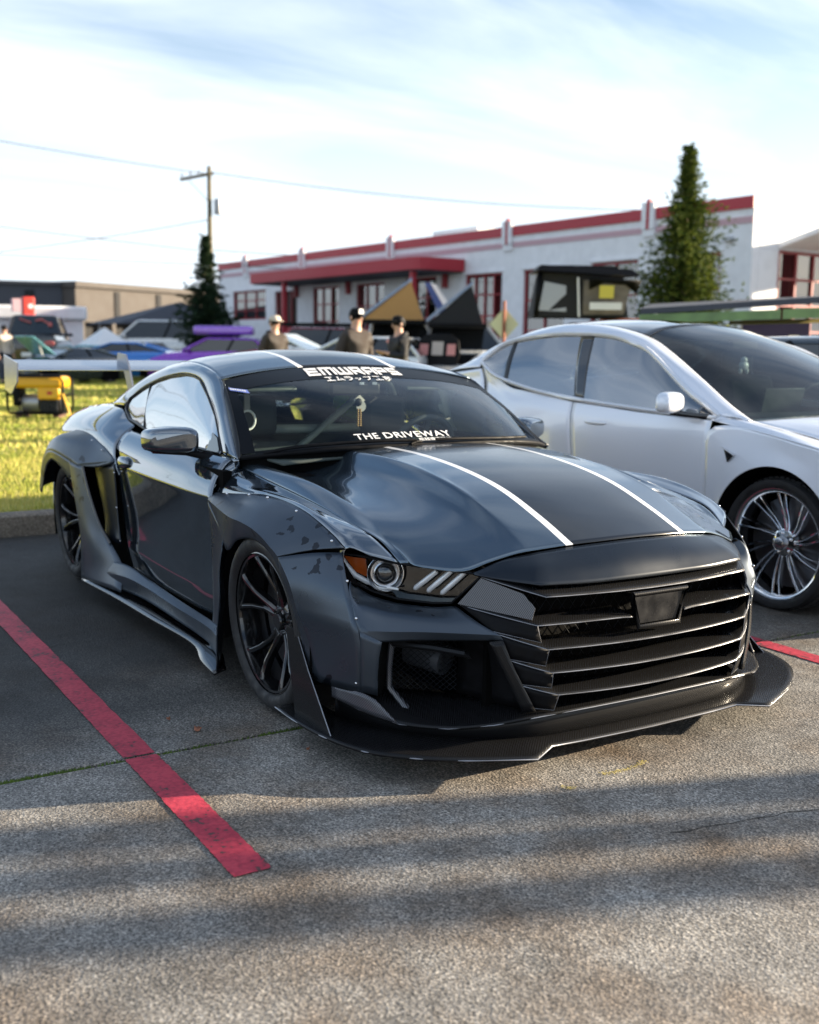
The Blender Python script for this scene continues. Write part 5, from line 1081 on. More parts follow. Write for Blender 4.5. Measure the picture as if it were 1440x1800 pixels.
# ------------------------------------------------------------------ background vehicles
def loft(secs, name, mt_, parent, sharp=35, close=True):
    mb = MB(); n = len(secs[0])
    for s_ in secs: mb.v += [tuple(p) for p in s_]
    for i in range(len(secs)-1):
        for j in range(n if close else n-1): mb.f.append((i*n+j, i*n+(j+1) % n, (i+1)*n+(j+1) % n, (i+1)*n+j))
    mb.f += [tuple(range(n))[::-1], tuple((len(secs)-1)*n+j for j in range(n))]
    return mb.build(name, mt_, parent, sharp)
M_bglass = mat('dark_car_glass', (.012,.014,.016), .06, 0, 1)
M_tail = mat('tail_lamp', (.45,.01,.01), .3, 0, 1)
M_head = mat('head_lamp', (.7,.7,.72), .15, .4, 1)
paints = {}
def paint(c, rough=.25):
    k = tuple(c)
    if k not in paints: paints[k] = metallic_paint('car_paint', c, rough, .25, 1.)
    return paints[k]
KIND = {  # length half, half width, belt, roof, ground clearance; body stations (x, top z); cabin (x rear base, x rear top, x front top, x front base)
 'coupe': dict(w=.90, st=[(-2.15,.90),(-2.05,1.0),(-1.1,1.02),(.9,.98),(1.4,.90),(2.05,.72),(2.2,.55)], cab=(-1.75,-.75,.15,.95), roof=1.32, cl=.16, wr=.33, ax=(-1.25,1.35)),
 'hatch': dict(w=.88, st=[(-1.95,.95),(-1.9,1.05),(-1.2,1.08),(.9,1.03),(1.4,.98),(1.95,.80),(2.05,.6)], cab=(-1.9,-1.5,.1,.9), roof=1.50, cl=.18, wr=.33, ax=(-1.2,1.3)),
 'suv': dict(w=.96, st=[(-2.3,1.05),(-2.28,1.15),(-1.2,1.18),(1.0,1.15),(1.5,1.12),(2.2,1.0),(2.3,.7)], cab=(-2.25,-2.05,.3,1.0), roof=1.85, cl=.28, wr=.40, ax=(-1.4,1.45)),
 'pickup': dict(w=1.0, st=[(-2.9,1.20),(-2.88,1.25),(-.7,1.25),(1.1,1.25),(1.6,1.22),(2.6,1.12),(2.75,.8)], cab=(-.75,-.6,.8,1.35), roof=1.95, cl=.42, wr=.42, ax=(-1.85,1.85)),
}
def vehicle(name, label, loc, rz, kind, c, lift=0., group=None, hood=None, scale=1., wheels=None, cat='car', rough=.25):
    K = KIND[kind]; T = empty(name, (loc[0], loc[1], loc[2] if len(loc) > 2 else 0), rz, label, cat, group); T.scale = (scale,)*3
    P_ = paint(c, rough); w_, cl = K['w'], K['cl']+lift
    def sec(x, zt, k):
        ww = w_*k; zt += lift
        return [(x,-ww*.9,cl),(x,-ww,cl+.14),(x,-ww*1.01,(cl+zt)*.55),(x,-ww*.985,zt-.14),(x,-ww*.90,zt-.02),(x,-ww*.55,zt+.015),(x,0,zt+.03),(x,ww*.55,zt+.015),(x,ww*.90,zt-.02),(x,ww*.985,zt-.14),(x,ww*1.01,(cl+zt)*.55),(x,ww,cl+.14),(x,ww*.9,cl)]
    n = len(K['st']); body = loft([sec(x, z, [.90,.97,1,1,.99,.93,.80][i]) for i, (x, z) in enumerate(K['st'])], 'body', P_, T)
    xr, xrt, xft, xf = K['cab']; zb = np.interp(0, [s_[0] for s_ in K['st']], [s_[1] for s_ in K['st']])+lift-.01; zr = K['roof']+lift
    wb, wt = w_*.90, w_*.70
    def ring(z, x0, x1, w0): return [(x0,-w0,z),(x1,-w0*.96,z),(x1,w0*.96,z),(x0,w0,z)]
    b0, r0_ = ring(zb, xr, xf, wb), ring(zr-.06, xrt, xft, wt)
    gl = MB(); gl.v = b0+r0_; gl.f = [(0,1,5,4),(1,2,6,5),(2,3,7,6),(3,0,4,7)]; gl.build('glass', M_bglass, T, 20)
    loft([[(x, y*1.02, zr-.065) for x, y, z in r0_], [(x*.97+.01, y*.96, zr-.02) for x, y, z in r0_], [(x*.8, y*.7, zr) for x, y, z in r0_]], 'roof', P_, T, 50)
    for i in range(4): MB().tube([b0[i], r0_[i]], .045, 6).build('pillar', P_, T, 60)
    if kind != 'pickup':
        for s_ in (-1, 1): MB().tube([((xr+xf)/2-.1, s_*wb*.985, zb), ((xrt+xft)/2-.1, s_*wt*.99, zr-.06)], .04, 5).build('pillar', M_black, T, 60)
    for s_ in (-1, 1):
        for xa in K['ax']: make_wheel(T, (xa, s_*w_*.985, K['wr']+lift*.4), s_, 'black' if wheels != 'chrome' else 'c', rt=K['wr']+lift*.4, rr=K['wr']*.68, width=.22, simple=True)
        MB().box((K['st'][0][0]+.03, s_*w_*.72, K['st'][0][1]+lift-.22), (.10, w_*.30, .14)).build('tail_lamp', M_tail, T, 30, bevel=.02)
        MB().box((K['st'][-2][0]+.02, s_*w_*.68, K['st'][-2][1]+lift-.12), (.16, w_*.34, .12)).build('headlamp', M_head, T, 30, bevel=.02)
        MB().ball((xf-.25, s_*(wb+.10), zb+.06), (.07,.10,.07), 10, 6).build('side_mirror', P_, T, 60)
        MB().bx(K['ax'][0]-K['wr']*1.12, K['ax'][0]+K['wr']*1.12, s_*w_*1.012, s_*w_*.6, cl-.02, K['wr']*1.9+lift*.5).build('wheel_arch', M_void, T)
        MB().bx(K['ax'][1]-K['wr']*1.12, K['ax'][1]+K['wr']*1.12, s_*w_*1.012, s_*w_*.6, cl-.02, K['wr']*1.9+lift*.5).build('wheel_arch', M_void, T)
    MB().box((K['st'][0][0]-.03, 0, .62+lift), (.02, .32, .14)).build('number_plate', M_white, T)
    MB().bx(K['st'][-1][0]-.02, K['st'][-1][0]+.015, -w_*.5, w_*.5, cl+.12, K['st'][-1][1]+lift-.12).build('grille', M_black, T)
    if kind == 'pickup':
        MB().bx(-2.75, -.85, -w_*.82, w_*.82, 1.20+lift, 1.262+lift+.03).build('bed_floor', M_void, T)
        for k in range(3): pass
    if hood is not None:   # raised bonnet: colour, angle
        hc, ang = hood; L_ = 1.05; x0 = xf-.02; z0 = zb+.05; ca, sa = math.cos(R(ang)), math.sin(R(ang))
        MB().prism([(x0, -w_*.78, z0), (x0+L_*ca, -w_*.66, z0+L_*sa), (x0+L_*ca, w_*.66, z0+L_*sa), (x0, w_*.78, z0)], (-.03*sa, 0, .03*ca)).build('raised_hood', paint(hc), T, 30, bevel=.01)
        MB().bx(x0, K['st'][-2][0]-.05, -w_*.62, w_*.62, zb-.12, K['st'][-2][1]+lift+.045).build('engine_bay', M_void, T)
        MB().tube([(x0+.4, w_*.6, z0-.05), (x0+.75*ca, w_*.6, z0+.75*sa)], .012, 5).build('hood_strut', M_steel, T, 60)
    return T
def at(u_az, D): a = R(u_az); return (CP.x+D*math.cos(a), CP.y+D*math.sin(a))
# the far row along the other side of the lawn
pk = vehicle('pickup_truck', 'black pickup seen from behind with red tape marks on its rear window', (-36.4,6.5,.12), R(160), 'pickup', (.012,.012,.014), lift=.25, cat='pickup')
mk = MB().box((-.76, -.35, 1.98), (.01, .30, .05), rx=R(30)).box((-.765, -.15, 2.03), (.01, .24, .05), rx=R(-12)).box((-.77, .3, 2.0), (.01, .4, .04), rx=R(20)).box((-.772, -.52, 1.88), (.01, .12, .14)); meta(mk.build('tape_mark', M_tail, pk), kind='stuff')
vehicle('hatchback', 'small dark hatchback with its pale cyan hood raised, between black pickup and blue coupe', (-31.3,6.2,.12), R(-70), 'coupe', (.02,.03,.04), hood=((.22,.60,.68),38), scale=.85)
vehicle('blue_coupe', 'bright blue coupe parked side-on at the far edge of the lawn', (-34.7,8.9,.12), R(-121), 'coupe', (.0,.17,.58), rough=.2)
vehicle('teal_coupe', 'teal fronted sports coupe half hidden left of the bright blue coupe', (-38.4,8.6), R(-110), 'coupe', (.10,.42,.48))
pc = vehicle('purple_wagon', 'purple wagon with a long purple roof box, right of the blue coupe', (-31.8,11.2,.12), R(-121), 'hatch', (.24,.03,.52))
rb = MB().box((-.4, 0, 0), (2.0, .75, .30)).build('roof_box', paint((.30,.12,.62)), None, 40, bevel=.10); rb.location = (-31.8,11.2,1.86); rb.rotation_euler.z = R(-121); meta(rb, 'long glossy purple roof box on the purple wagon', 'roof box')
vehicle('white_suv', 'white boxy SUV with small side window standing far behind the purple wagon', (-53.4,16.1), R(-121), 'suv', (.75,.75,.72), lift=.1, scale=1.35)
vehicle('grey_sedan', 'light grey sedan far behind the blue coupe under the white tent', (-47.0,12.9), R(-80), 'hatch', (.5,.52,.55))
tn = empty('white_gazebo', (-42.5,10.6,0), R(10), 'small white peaked gazebo between the pickup and the white SUV', 'gazebo')
MB().add([(-.9,-.9,1.25),(.9,-.9,1.25),(.9,.9,1.25),(-.9,.9,1.25),(0,0,2.05)], [(0,1,4),(1,2,4),(2,3,4),(3,0,4)]).build('roof', M_white, tn)
for a in (-.85,.85):
    for b_ in (-.85,.85): MB().tube([(a,b_,0),(a,b_,1.27)], .03, 5).build('leg', M_steel, tn)
dt = empty('dark_canopy', (-62.0,20.2,0), R(10), 'wide dark canopy before the tan warehouse', 'canopy')
MB().add([(-1,-5,2.5),(3,-5,2.5),(3,6,2.9),(-1,6,2.9),(1,0,3.9)], [(0,1,4),(1,2,4),(2,3,4),(3,0,4)]).build('roof', M_slate, dt)
for y in (-4.6, 5.6): MB().tube([(0,y,0),(0,y,2.7)], .06, 6).build('leg', M_steel, dt)
vehicle('black_sedan', 'low black sedan right of the purple wagon, behind the man in the cream cap', (-32.2,12.9,.1), R(-121), 'coupe', (.015,.02,.03))
vehicle('maroon_sedan', 'maroon sedan at the left end of the white garage', (-40.5,18.2), R(-115), 'coupe', (.16,.01,.03))
# row in front of the white garage
vehicle('red_suv', 'dark red SUV with a black roof rack standing under the red canopy', (-28.8,13.1,.12), R(-121), 'suv', (.30,.01,.02))
rk = MB()
for k in range(6): rk.bx(-1.6+.42*k, -1.56+.42*k, -.7, .7, 0, .04)
rk.bx(-1.62,.6,-.72,-.68,0,.10).bx(-1.62,.6,.68,.72,0,.10)
o = rk.build('roof_rack', M_black, None); o.location = (-28.8,13.1,2.0); o.rotation_euler.z = R(-121); meta(o, 'flat black roof rack on the dark red SUV', 'roof rack')
vehicle('white_hatchback', 'white hatchback with raised pale green hood between the two men in caps', (-20.1,10.3,.12), R(-140), 'hatch', (.75,.77,.77), hood=((.70,.76,.72),24))
vehicle('white_pickup', 'white pickup behind the middle man carrying the tan tent', (-22.9,13.1,.12), R(58), 'pickup', (.70,.70,.70), cat='pickup')
def wedge_tent(name, loc, rz, L_, H_, W_, cloth, label, open_front=False):
    T = empty(name, loc, rz, label, 'roof tent')
    MB().bx(0, L_, -W_/2, W_/2, -.10, 0).build('base', M_black, T, 30, bevel=.02)
    MB().add([(0,-W_/2+.03,0),(L_*.92,-W_/2+.03,0),(L_*.72,-W_/2+.03,H_),(0,W_/2-.03,0),(L_*.92,W_/2-.03,0),(L_*.72,W_/2-.03,H_)], [(0,1,2),(3,5,4),(1,4,5,2)]).build('tent_cloth', cloth, T, 30)
    MB().prism([(-.03,-W_/2,.02),(L_*.74,-W_/2,H_+.03),(L_*.74,-W_/2,H_+.11),(-.05,-W_/2,.10)], (0, W_, 0)).build('hinged_lid', M_lid, T, 30)
    return T
wedge_tent('tan_roof_tent', (-22.19,11.72,2.08), R(58.6), 1.70, .98, 1.25, M_tan, 'tan wedge shaped rooftop tent standing open on the white pickup')
vehicle('grey_pickup', 'grey pickup carrying the black wedge tent behind the white sports car', (-20.1,13.2,.0), R(58), 'pickup', (.30,.32,.34), cat='pickup')
wedge_tent('black_roof_tent', (-19.63,12.11,1.96), R(58.6), 1.43, .90, 1.3, M_black2, 'black wedge shaped rooftop tent standing open on the grey pickup')
aw = empty('striped_awning', (-21.25,13.0,2.06), R(58.6), 'slanting blue and white side flap hanging from the tan rooftop tent', 'awning')
MB().add([(0,-.1,1.0),(.15,-.1,1.0),(.75,-.1,.0),(.50,-.1,.0)], [(0,1,2,3)]).build('blue_flap', M_blue, aw); MB().add([(.15,-.12,1.0),(.30,-.12,.95),(.95,-.12,.05),(.76,-.12,.0)], [(0,1,2,3)]).build('white_flap', M_white, aw)
vehicle('black_offroader', 'black off-roader carrying the big soft rooftop tent', (-14.4,12.9), R(-110), 'suv', (.02,.02,.025), lift=.1)
st = empty('soft_roof_tent', (-14.3,11.2,2.0), R(58.6), 'large black soft rooftop tent with clear side window, yellow square label and pale entrance', 'roof tent')
MB().add([(0,-.6,0),(1.85,-.6,0),(1.7,-.75,.78),(.15,-.6,.85),(0,.7,0),(1.85,.7,0),(1.7,.6,.80),(.15,.6,.86)], [(0,1,2,3),(4,7,6,5),(3,2,6,7),(0,3,7,4),(1,5,6,2)]).build('tent_cloth', M_black2, st, 30)
MB().add([(.08,-.62,.12),(.62,-.63,.10),(.60,-.66,.60),(.18,-.63,.68)], [(0,1,2,3)]).build('clear_window', M_steel, st); MB().add([(.95,-.64,.05),(1.75,-.66,.06),(1.85,-.90,.72),(.92,-.80,.70)], [(0,1,2,3)]).build('entrance_flap', M_taupe, st)
MB().add([(1.22,-.87,.36),(1.50,-.87,.36),(1.50,-.90,.60),(1.22,-.90,.60)], [(0,1,2,3)]).build('yellow_label', M_yel, st); MB().add([(1.05,-.80,.14),(1.68,-.80,.14),(1.68,-.82,.28),(1.05,-.82,.28)], [(0,1,2,3)]).build('pale_patch', M_white, st)
MB().add([(0,-.85,.88),(2.0,-.95,.78),(1.9,.9,.84),(0,.8,.90),(.1,-.75,.99),(1.85,-.8,.92)], [(0,1,5,4),(4,5,2,3),(0,4,3),(1,2,5)]).build('rain_cover', M_black, st, 30); MB().tube([(.85,-.80,0),(.80,-.85,.75)], .02, 6).build('tent_pole', M_white, st)
MB().bx(.1,1.7,-.3,.3,.93,1.02).build('top_bag', M_black, st, 30, bevel=.03)
MB().add([(-.02,-.64,.02),(.06,-.66,.0),(.14,-.66,.86),(.04,-.64,.86)], [(0,1,2,3)]).build('tent_edge', M_black, st).modifiers.new('t', 'SOLIDIFY').thickness = .03
MB().add([(1.0,-.92,.74),(2.0,-1.0,.70),(1.95,-.86,.45),(1.72,-.88,.62),(1.30,-.90,.66),(1.02,-.86,.52)], [(0,1,2,3,4,5)]).build('rolled_flap', M_black, st).modifiers.new('t', 'SOLIDIFY').thickness = .02
vo = vehicle('dark_suv', 'dark SUV with an orange light bar on its roof, left of the tall conifer', (-14.0,14.0), R(-60), 'suv', (.03,.035,.04))
o = MB().bx(-.12,.12,-.75,.75,0,.10).build('light_bar', M_orange, None, 30, bevel=.02); o.location = (-13.8,13.6,1.92); o.rotation_euler.z = R(-31); meta(o, 'orange light bar on the roof of the dark SUV', 'light bar')
# white sports car with its boot open
wc = vehicle('white_sports_car', 'white sports car with black open boot lid just beyond the silver sedan', (-18.6,12.6,.0), R(-72), 'coupe', (.75,.74,.70))
MB().box((1.25, -.905, .72), (.13, .02, .13)).build('vent', M_black, wc, 30, bevel=.02)
bl = MB().prism([(0,-.50,0),(0,-.60,.30),(0,-.52,.62),(0,-.30,.76),(0,.30,.76),(0,.52,.62),(0,.60,.30),(0,.50,0)], (.05,0,0)).build('boot_lid', M_black, wc, 30, bevel=.02); bl.location = (1.15,0,.93); bl.rotation_euler = (0, R(-8), R(12))
for y, c_ in ((-.36, M_pinkp), (0, M_pale), (.36, M_pinkp)): MB().bx(.052,.06,y-(.15 if y == 0 else .11),y+(.15 if y == 0 else .11),.26,.58 if y == 0 else .52).build('lid_panel', c_, bl)
vehicle('white_wagon', 'white car whose roof shows just above the silver sedan near the awning', (-5.6,7.6), R(-15), 'hatch', (.75,.75,.74))
# sign
sg = empty('diamond_sign', (-16.1,11.85,.12), R(50), 'pale yellow diamond sign on a reddish post beyond the white sports car', 'sign')
MB().tube([(0,0,0),(0,0,2.28)], .035, 6).build('post', M_post, sg, 40)
MB().prism([(-.0,.05,1.42),(.32,.05,1.78),(0,.05,2.14),(-.32,.05,1.78)], (0,.01,0)).build('sign_plate', M_signy, sg)
# long green awning on the right
ga = empty('green_awning', (-6.2,7.4,0), math.atan2(1.45,1.55), 'long green and yellow patterned awning with white leg at the right', 'awning')
LA = 2.35
MB().add([(-.6,0,1.80),(LA,0,2.00),(LA+.25,2.2,2.10),(-.6,2.2,1.95),(-.6,0,1.87),(LA,0,2.075),(LA+.25,2.2,2.18),(-.6,2.2,2.02)], [(0,1,2,3),(4,7,6,5),(0,4,5,1),(1,5,6,2),(2,6,7,3),(3,7,4,0)]).build('awning_cloth', M_slate, ga)
MB().add([(-.6,-.012,1.69),(LA*.45,-.012,1.755),(LA*.45,-.012,1.865),(-.6,-.012,1.80)], [(0,1,2,3)]).build('valance', M_green, ga); MB().add([(LA*.46,-.012,1.755),(LA*.98,-.012,1.80),(LA*.98,-.012,1.93),(LA*.46,-.012,1.87)], [(0,1,2,3)]).build('valance', M_green, ga)
MB().add([(LA*.2,.02,1.68),(LA,.02,1.74),(LA,.4,1.80),(LA*.2,.4,1.74)], [(0,1,2,3)]).build('lower_trim', M_olive, ga)
MB().prism([(LA-.18,0,2.08),(LA+.9,-.3,2.06),(LA+.9,-.3,1.86),(LA+.10,0,1.80)], (0,.03,0)).build('end_panel', M_lgreen, ga)
MB().bx(LA+.06,LA+.13,-.02,.04,0,1.85).build('leg', M_white, ga); MB().bx(-.55,-.49,2.0,2.06,0,1.9).build('leg', M_white, ga)
bn = empty('violet_banner', (-7.0,9.9,0), R(40), 'dark violet banner with a white diagonal mark standing under the green awning', 'banner')
MB().bx(-.45,.45,-.01,.01,.4,1.82).build('cloth', M_violet, bn); MB().prism([(.05,-.014,.9),(.17,-.014,.9),(.32,-.014,1.6),(.18,-.014,1.6)], (0,.003,0)).build('mark', M_white, bn); MB().tube([(-.46,0,0),(-.46,0,1.85)], .02, 6).build('post', M_steel, bn)

# yellow generator on the lawn
gn = empty('generator', (-15.0, 1.65, .125), R(60), 'yellow portable generator with black frame on the grass behind the black coupe', 'generator')
ft = lambda pts: MB().tube(catmull(pts, 3).tolist(), .02, 8)
for y, mt_ in ((-.28, M_yel2), (.28, M_black)):
    MB().tube([(-.42,y,.10),(-.45,y,.20),(-.45,y,.62),(-.40,y,.70),(.40,y,.70),(.45,y,.62),(.45,y,.20),(.42,y,.10)], .022, 8, closed=True).build('frame_tube', M_black, gn, 60)
for x, z in ((-.45,.4),(.45,.4),(-.4,.1),(.4,.1)): MB().tube([(x,-.28,z),(x,.28,z)], .018, 6).build('cross_tube', M_black, gn, 60)
tk = MB().box((.04,0,.60), (.80,.50,.20)).build('fuel_tank', M_yel2, gn, 40, bevel=.06); MB().lathe([(0,.03),(.05,.03),(.05,0)], 14, 'Z', (.0,0,.70)).build('fuel_cap', M_black, tk)
MB().box((.20,-.20,.42), (.36,.08,.20)).build('control_panel', M_yel2, gn, 40, bevel=.03); MB().box((.22,-.245,.43), (.08,.01,.05)).build('badge', M_tail, gn)
MB().box((.20,0,.25), (.34,.34,.28)).build('engine', M_black, gn, 40, bevel=.04)
for k in range(6): MB().bx(.06+.05*k,.075+.05*k,-.19,.19,.13,.38).build('cooling_fin', M_duct, gn)
MB().lathe([(0,-.14),(.13,-.14),(.14,-.10),(.14,.14),(0,.16)], 20, 'X', (-.14,0,.26)).build('alternator', M_steel, gn, 40); MB().box((-.33,-.05,.36), (.12,.36,.30)).build('muffler', M_black, gn, 40, bevel=.04)
for x in (-.30,.30): MB().box((x,0,.04), (.10,.44,.08)).build('foot', M_brown, gn, 30)
MB().tube([(.45,-.30,.42),(.55,-.34,.16),(.58,-.35,.0)], .02, 6).build('handle', M_yel2, gn, 60)
# ------------------------------------------------------------------ people
M_skin = mat('skin', (.62,.36,.26), .5, noise=(12,.08))
def skin_mesh(name, verts, edges, radii, mt_, parent, root=0, lvl=2):
    me = bpy.data.meshes.new(name); me.from_pydata([tuple(v) for v in verts], edges, []); me.update()
    o = link(name, me, mt_, parent); bm = bmesh.new(); bm.from_mesh(me); sl = bm.verts.layers.skin.verify(); bm.verts.ensure_lookup_table()
    for i, v in enumerate(bm.verts):
        r = radii[i]; v[sl].radius = r if isinstance(r, tuple) else (r, r); v[sl].use_root = (i == root)
    bm.to_mesh(me); bm.free()
    k = o.modifiers.new('skin', 'SKIN'); k.use_smooth_shade = True; o.modifiers.new('sub', 'SUBSURF').levels = lvl; o.modifiers['sub'].render_levels = lvl
    return o
def person(loc, rz, label, top, trousers, cap=None, cap2=None, hair=None, arms='down', H=1.75, hood=True, group=None):
    T = empty('person', loc, rz, label, 'person', group); k = H/1.75     # faces +X
    V, E_, Rr = [], [], []
    def add(p, r, j=None):
        V.append(Vector(p)*k); Rr.append(tuple(a*k for a in r) if isinstance(r, tuple) else r*k)
        if j is not None: E_.append((j, len(V)-1))
        return len(V)-1
    pel = add((0,0,.95), (.14,.10)); wa = add((0,0,1.08), (.12,.09), pel); ch_ = add((.0,0,1.28), (.15,.10), wa); sh = add((0,0,1.42), (.09,.06), ch_)
    nk = add((.0,0,1.50), .055, sh); j1 = add((.012,0,1.57), .068, nk); hd = add((.02,0,1.645), (.082,.092), j1); add((.01,0,1.72), (.070,.080), hd)
    for s in (-1, 1):
        s0 = add((0,s*.17,1.41), .060, sh)
        if arms == 'down': el, wr = (-.02,s*.24,1.13), (.06,s*.25,.89)
        elif arms == 'pocket': el, wr = (-.05,s*.27,1.14), (.12,s*.19,.97)
        else: el, wr = (.03,s*.24,1.14), (.26,s*.10,1.20)
        e = add(el, .044, s0); w_ = add(wr, .028, e); d = (Vector(wr)-Vector(el)).normalized()
        sd_ = Vector((d.z, 0, -d.x)) if arms != 'read' else Vector((0, s, 0)); sd_.normalize()
        if sd_.length < .1: sd_ = Vector((1,0,0))
        pm = add(Vector(wr)+d*.07, (.036,.016), w_)
        for q_, L_ in enumerate((.070,.080,.075,.058)):
            o_ = sd_*(.027-.018*q_); a1 = add(Vector(wr)+d*.095+o_, .0095, pm); a2 = add(Vector(wr)+d*(.095+L_*.5)+o_*1.1, .0088, a1); add(Vector(wr)+d*(.095+L_*.85)+o_*1.1+Vector((0,-s*.018,0)), .0078, a2)
        t1 = add(Vector(wr)+d*.045+sd_*.040, .0105, w_); add(Vector(wr)+d*.085+sd_*.052, .009, t1)
        hp_ = add((0,s*.095,.90), .085, pel); kn = add((.02,s*.11,.50), .058, hp_); an = add((-.01,s*.12,.09), .042, kn); add((.13,s*.13,.045), (.042,.032), an)
    skin_mesh('body', V, E_, Rr, M_skin, T)
    # face
    hx, hz = .02*k, 1.645*k
    MB().prism([(hx+.078*k,-.010,hz-.035*k),(hx+.078*k,.010,hz-.035*k),(hx+.105*k,.012,hz-.040*k),(hx+.105*k,-.012,hz-.040*k),(hx+.085*k,0,hz+.018*k)][:4], (0,0,.0)) if False else None
    fc = MB(); fc.ball((hx+.092*k, 0, hz-.022*k), (.018,.014,.026), 8, 6); fc.build('nose', M_skin, T, 60)
    for s in (-1, 1):
        MB().ball((hx+.083*k, s*.032, hz+.010*k), (.008,.014,.009), 8, 6).build('eye', M_black, T, 60); MB().ball((hx-.01, s*.088*k, hz-.005), (.022,.012,.032), 8, 6).build('ear', M_skin, T, 60)
    MB().ball((hx+.084*k, 0, hz-.060*k), (.008,.024,.007), 8, 6).build('mouth', M_lip, T, 60)
    if hair: MB().ball((hx-.018, 0, hz+.022), (.098*k,.098*k,.105*k), 14, 10).build('hair', hair, T, 60)
    if cap:
        cm = MB(); cm.lathe([(.096*k, 0), (.097*k, .03), (.090*k, .058), (.066*k, .080), (.03*k, .090), (0, .092)], 20, 'Z', (hx, 0, hz+.035*k)); c_ = cm.build('cap', cap, T, 60)
        MB().add([(hx+.09*k*math.cos(R(a))*1.0, .095*k*math.sin(R(a)), hz+.040*k) for a in range(-60, 61, 20)]+[(hx+(.09+.085*math.cos(R(a*1.3)))*k, .080*k*math.sin(R(a*1.3)), hz+.028*k) for a in range(-60, 61, 20)], [(i, i+1, 8+i, 7+i) for i in range(6)]).build('peak', cap2 or cap, c_, 180).modifiers.new('t', 'SOLIDIFY').thickness = .006
    # clothes
    V, E_, Rr = [], [], []
    a = add((0,0,.93), (.185,.145)); b_ = add((0,0,1.08), (.185,.145), a); c2 = add((.01,0,1.27), (.225,.17), b_); d2 = add((0,0,1.42), (.18,.14), c2); add((-.012,0,1.485), (.095,.090), d2)
    for s in (-1, 1):
        s0 = add((0,s*.175,1.405), .082, d2)
        if arms == 'down': el, wr = (-.02,s*.24,1.13), (.055,s*.25,.915)
        elif arms == 'pocket': el, wr = (-.05,s*.27,1.14), (.11,s*.20,.985)
        else: el, wr = (.03,s*.24,1.14), (.235,s*.115,1.19)
        e = add(el, .070, s0); add(wr, .050, e)
    skin_mesh('hoodie', V, E_, Rr, top, T, 1)
    if hood: MB().tube([Vector((-.02-.085*math.cos(R(q_)), .105*math.sin(R(q_)), 1.475+.02*math.cos(R(q_))))*k for q_ in range(-120, 121, 24)], [.02]+[.038]*9+[.02], 8).build('hood', top, T, 60)
    V, E_, Rr = [], [], []
    a = add((0,0,.96), (.165,.135))
    for s in (-1, 1): h_ = add((0,s*.098,.88), .105, a); kn = add((.02,s*.11,.50), .080, h_); add((-.005,s*.12,.10), .070, kn)
    skin_mesh('trousers', V, E_, Rr, trousers, T)
    for s in (-1, 1): MB().ball((.06*k, s*.125*k, .045*k), (.15,.055,.05), 12, 8).build('shoe', M_black, T, 60)
    return T
M_lip = mat('lips', (.38,.16,.13), .5)
M_hood1 = mat('black_and_tan_jacket', (.016,.016,.018), .9, noise=(5,.3)); M_hood2 = mat('brown_jacket', (.045,.034,.028), .9, noise=(8,.25)); M_jean = mat('denim', (.04,.05,.08), .85); M_cream = mat('cream_cap', (.60,.52,.44), .8)
z_ = .125
p1 = person((-12.78,4.85,z_), R(15), 'person in a cream cap and dark and tan jacket, leftmost behind the coupe', M_hood2, M_jean, M_cream, M_cream, M_black, 'pocket', H=1.70)
p2 = person((-9.12,4.35,z_), R(10), 'person in a black cap with white front and brown hoodie behind the coupe', M_hood2, M_jean, M_black, M_black, M_black, 'pocket', H=1.72)
MB().prism([(.115,-.04,1.655),(.118,.04,1.655),(.105,.03,1.72),(.105,-.03,1.72)], (.004,0,0)).build('cap_badge', M_white, p2)
p3 = person((-10.56,5.87,z_), R(-95), 'person in black hoodie looking down, rightmost of the three men behind the coupe', M_hood1, M_jean, M_black, M_black, M_black, 'read', H=1.68)
MB().prism([(.155,-.10,1.30),(.155,-.04,1.30),(.15,-.04,1.36),(.15,-.10,1.36)], (.006,0,0)).build('chest_print', M_pinkp, p3)
person((-31.0,4.3,z_), R(20), 'person in a tan top and dark trousers at the far left edge beyond the lawn', M_pale, M_jean, None, None, M_black, 'down', H=1.74)

# ------------------------------------------------------------------ small things on the ground
M_leaf = mat('dead_leaf', (.28,.11,.06), .8)
for k, (x, y, a, L_) in enumerate(((.055,-1.275,.4,.035), (-.10,-1.33,2.0,.018), (.42,-1.02,1.0,.012))):
    r_ = random.Random(k+2); pts = []
    for i in range(9):
        t_ = i/8; pts.append((L_*(t_-.5), L_*.42*math.sin(math.pi*t_)*(1+.25*r_.random()), .006+.010*abs(t_-.5)+.006*r_.random()))
    for i in range(1, 8):
        t_ = 1-i/8; pts.append((L_*(t_-.5), -L_*.38*math.sin(math.pi*t_)*(1+.25*r_.random()), .004+.004*r_.random()))
    pts.append((0, 0, .006)); n_ = len(pts)-1
    o = MB().add(pts, [(i, (i+1) % n_, n_) for i in range(n_)]).build('fallen_leaf', M_leaf, None, 180); o.location = (x, y, 0); o.rotation_euler.z = a
    o.modifiers.new('t', 'SOLIDIFY').thickness = .0015
    meta(o, ['curled reddish dead leaf on the concrete left of the front wheel', 'small brown leaf just beyond the larger curled leaf', 'tiny orange leaf scrap on the concrete near the splitter'][k], 'leaf')
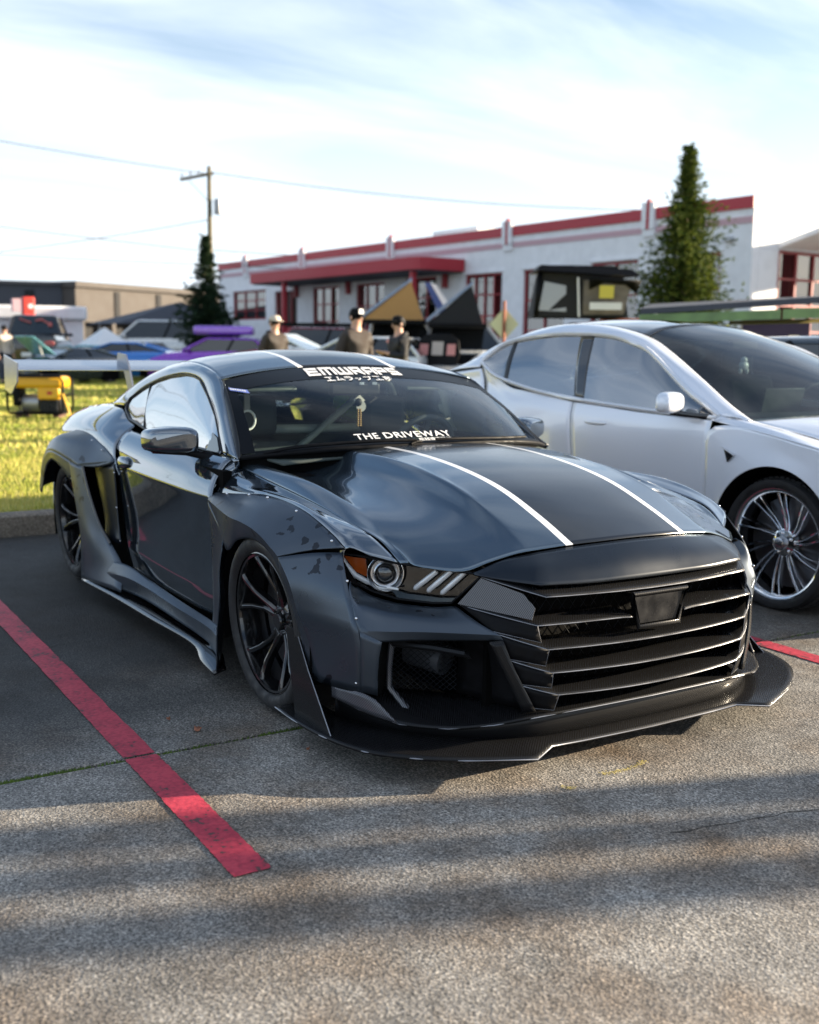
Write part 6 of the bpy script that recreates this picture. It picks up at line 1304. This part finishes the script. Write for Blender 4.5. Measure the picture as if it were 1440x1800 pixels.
# yellow chalk marks by the splitter
rc = random.Random(4)
for k, (x0, y0, x1, y1, n_) in enumerate(((1.075,-.29,1.055,-.085,240), (1.085,-.47,1.11,-.44,70))):
    mb = MB()
    for i in range(n_):
        t_ = rc.random(); x = x0+(x1-x0)*t_+rc.gauss(0,.006)+.02*math.sin(3*t_); y = y0+(y1-y0)*t_+rc.gauss(0,.004); r = rc.uniform(.001,.0035); a = rc.uniform(0,6.28)
        mb.add([(x+r*math.cos(a+2.1*j), y+r*math.sin(a+2.1*j), .0045) for j in range(3)], [(0,1,2)])
    meta(mb.build('chalk_mark', M_chalk, None, 180), ['longer yellow chalk smear on the concrete below the middle of the splitter', 'short yellow chalk fleck at the splitter kink'][k], 'chalk mark', kind='stuff')

# ------------------------------------------------------------------ unseen casters added beyond the right edge to throw the long shadows
M_bark = mat('bark', (.12,.09,.07), .9, noise=(12,.3))
for k, (c_, t_, r_, H_) in enumerate(((1.30,8.5,.115,4.6), (1.535,11.0,.11,5.0), (1.83,13.5,.13,5.8))):  # added trunks, spaced and sized to cast the three ground shadow bands
    x, y = c_*.94+t_*.342, -c_*.342+t_*.94
    T = empty('shadow_caster_tree', (x, y, 0), 0, ['nearest of three unseen bare trees added to cast shadow bands', 'middle one of three unseen bare trees added to cast shadow bands', 'farthest of three unseen bare trees added to cast shadow bands'][k], 'tree')
    MB().tube([(0,0,0),(.01,.01,H_*.5),(0,0,H_)], [r_*1.1, r_, r_*.8], 10).build('trunk', M_bark, T, 60)
    cr_ = MB(); rt_ = random.Random(k)
    for i in range(26):
        a = rt_.uniform(0, 6.28); e_ = rt_.uniform(.5, 1.3); L_ = rt_.uniform(.8, 1.7); d = Vector((math.cos(a)*math.cos(e_), math.sin(a)*math.cos(e_), math.sin(e_)))
        cr_.tube([(0,0,H_-.3*rt_.random()), d*L_*.5+Vector((0,0,H_)), d*L_+Vector((0,0,H_+.2))], [.02,.012,.004], 5, cap=False)
    cr_.build('crown', M_bark, T, 60)
vn = vehicle('shadow_caster_van', 'tall unseen white van added beyond the silver sedan to shade the coupe nose', (1.3,9.6), R(-18), 'suv', (.7,.7,.7), cat='van', scale=1.12)  # added out of view to keep the sun off the coupe's nose
MB().box((-.9,0,1.72), (2.7,1.75,1.1)).build('cargo_box', M_wall, vn, 30, bevel=.06)
vehicle('shadow_caster_car', 'unseen dark grey estate car added beyond the silver sedan as a shadow caster', (-2.0,5.75), 0, 'hatch', (.05,.055,.06))  # added behind the sedan as one more shadow caster
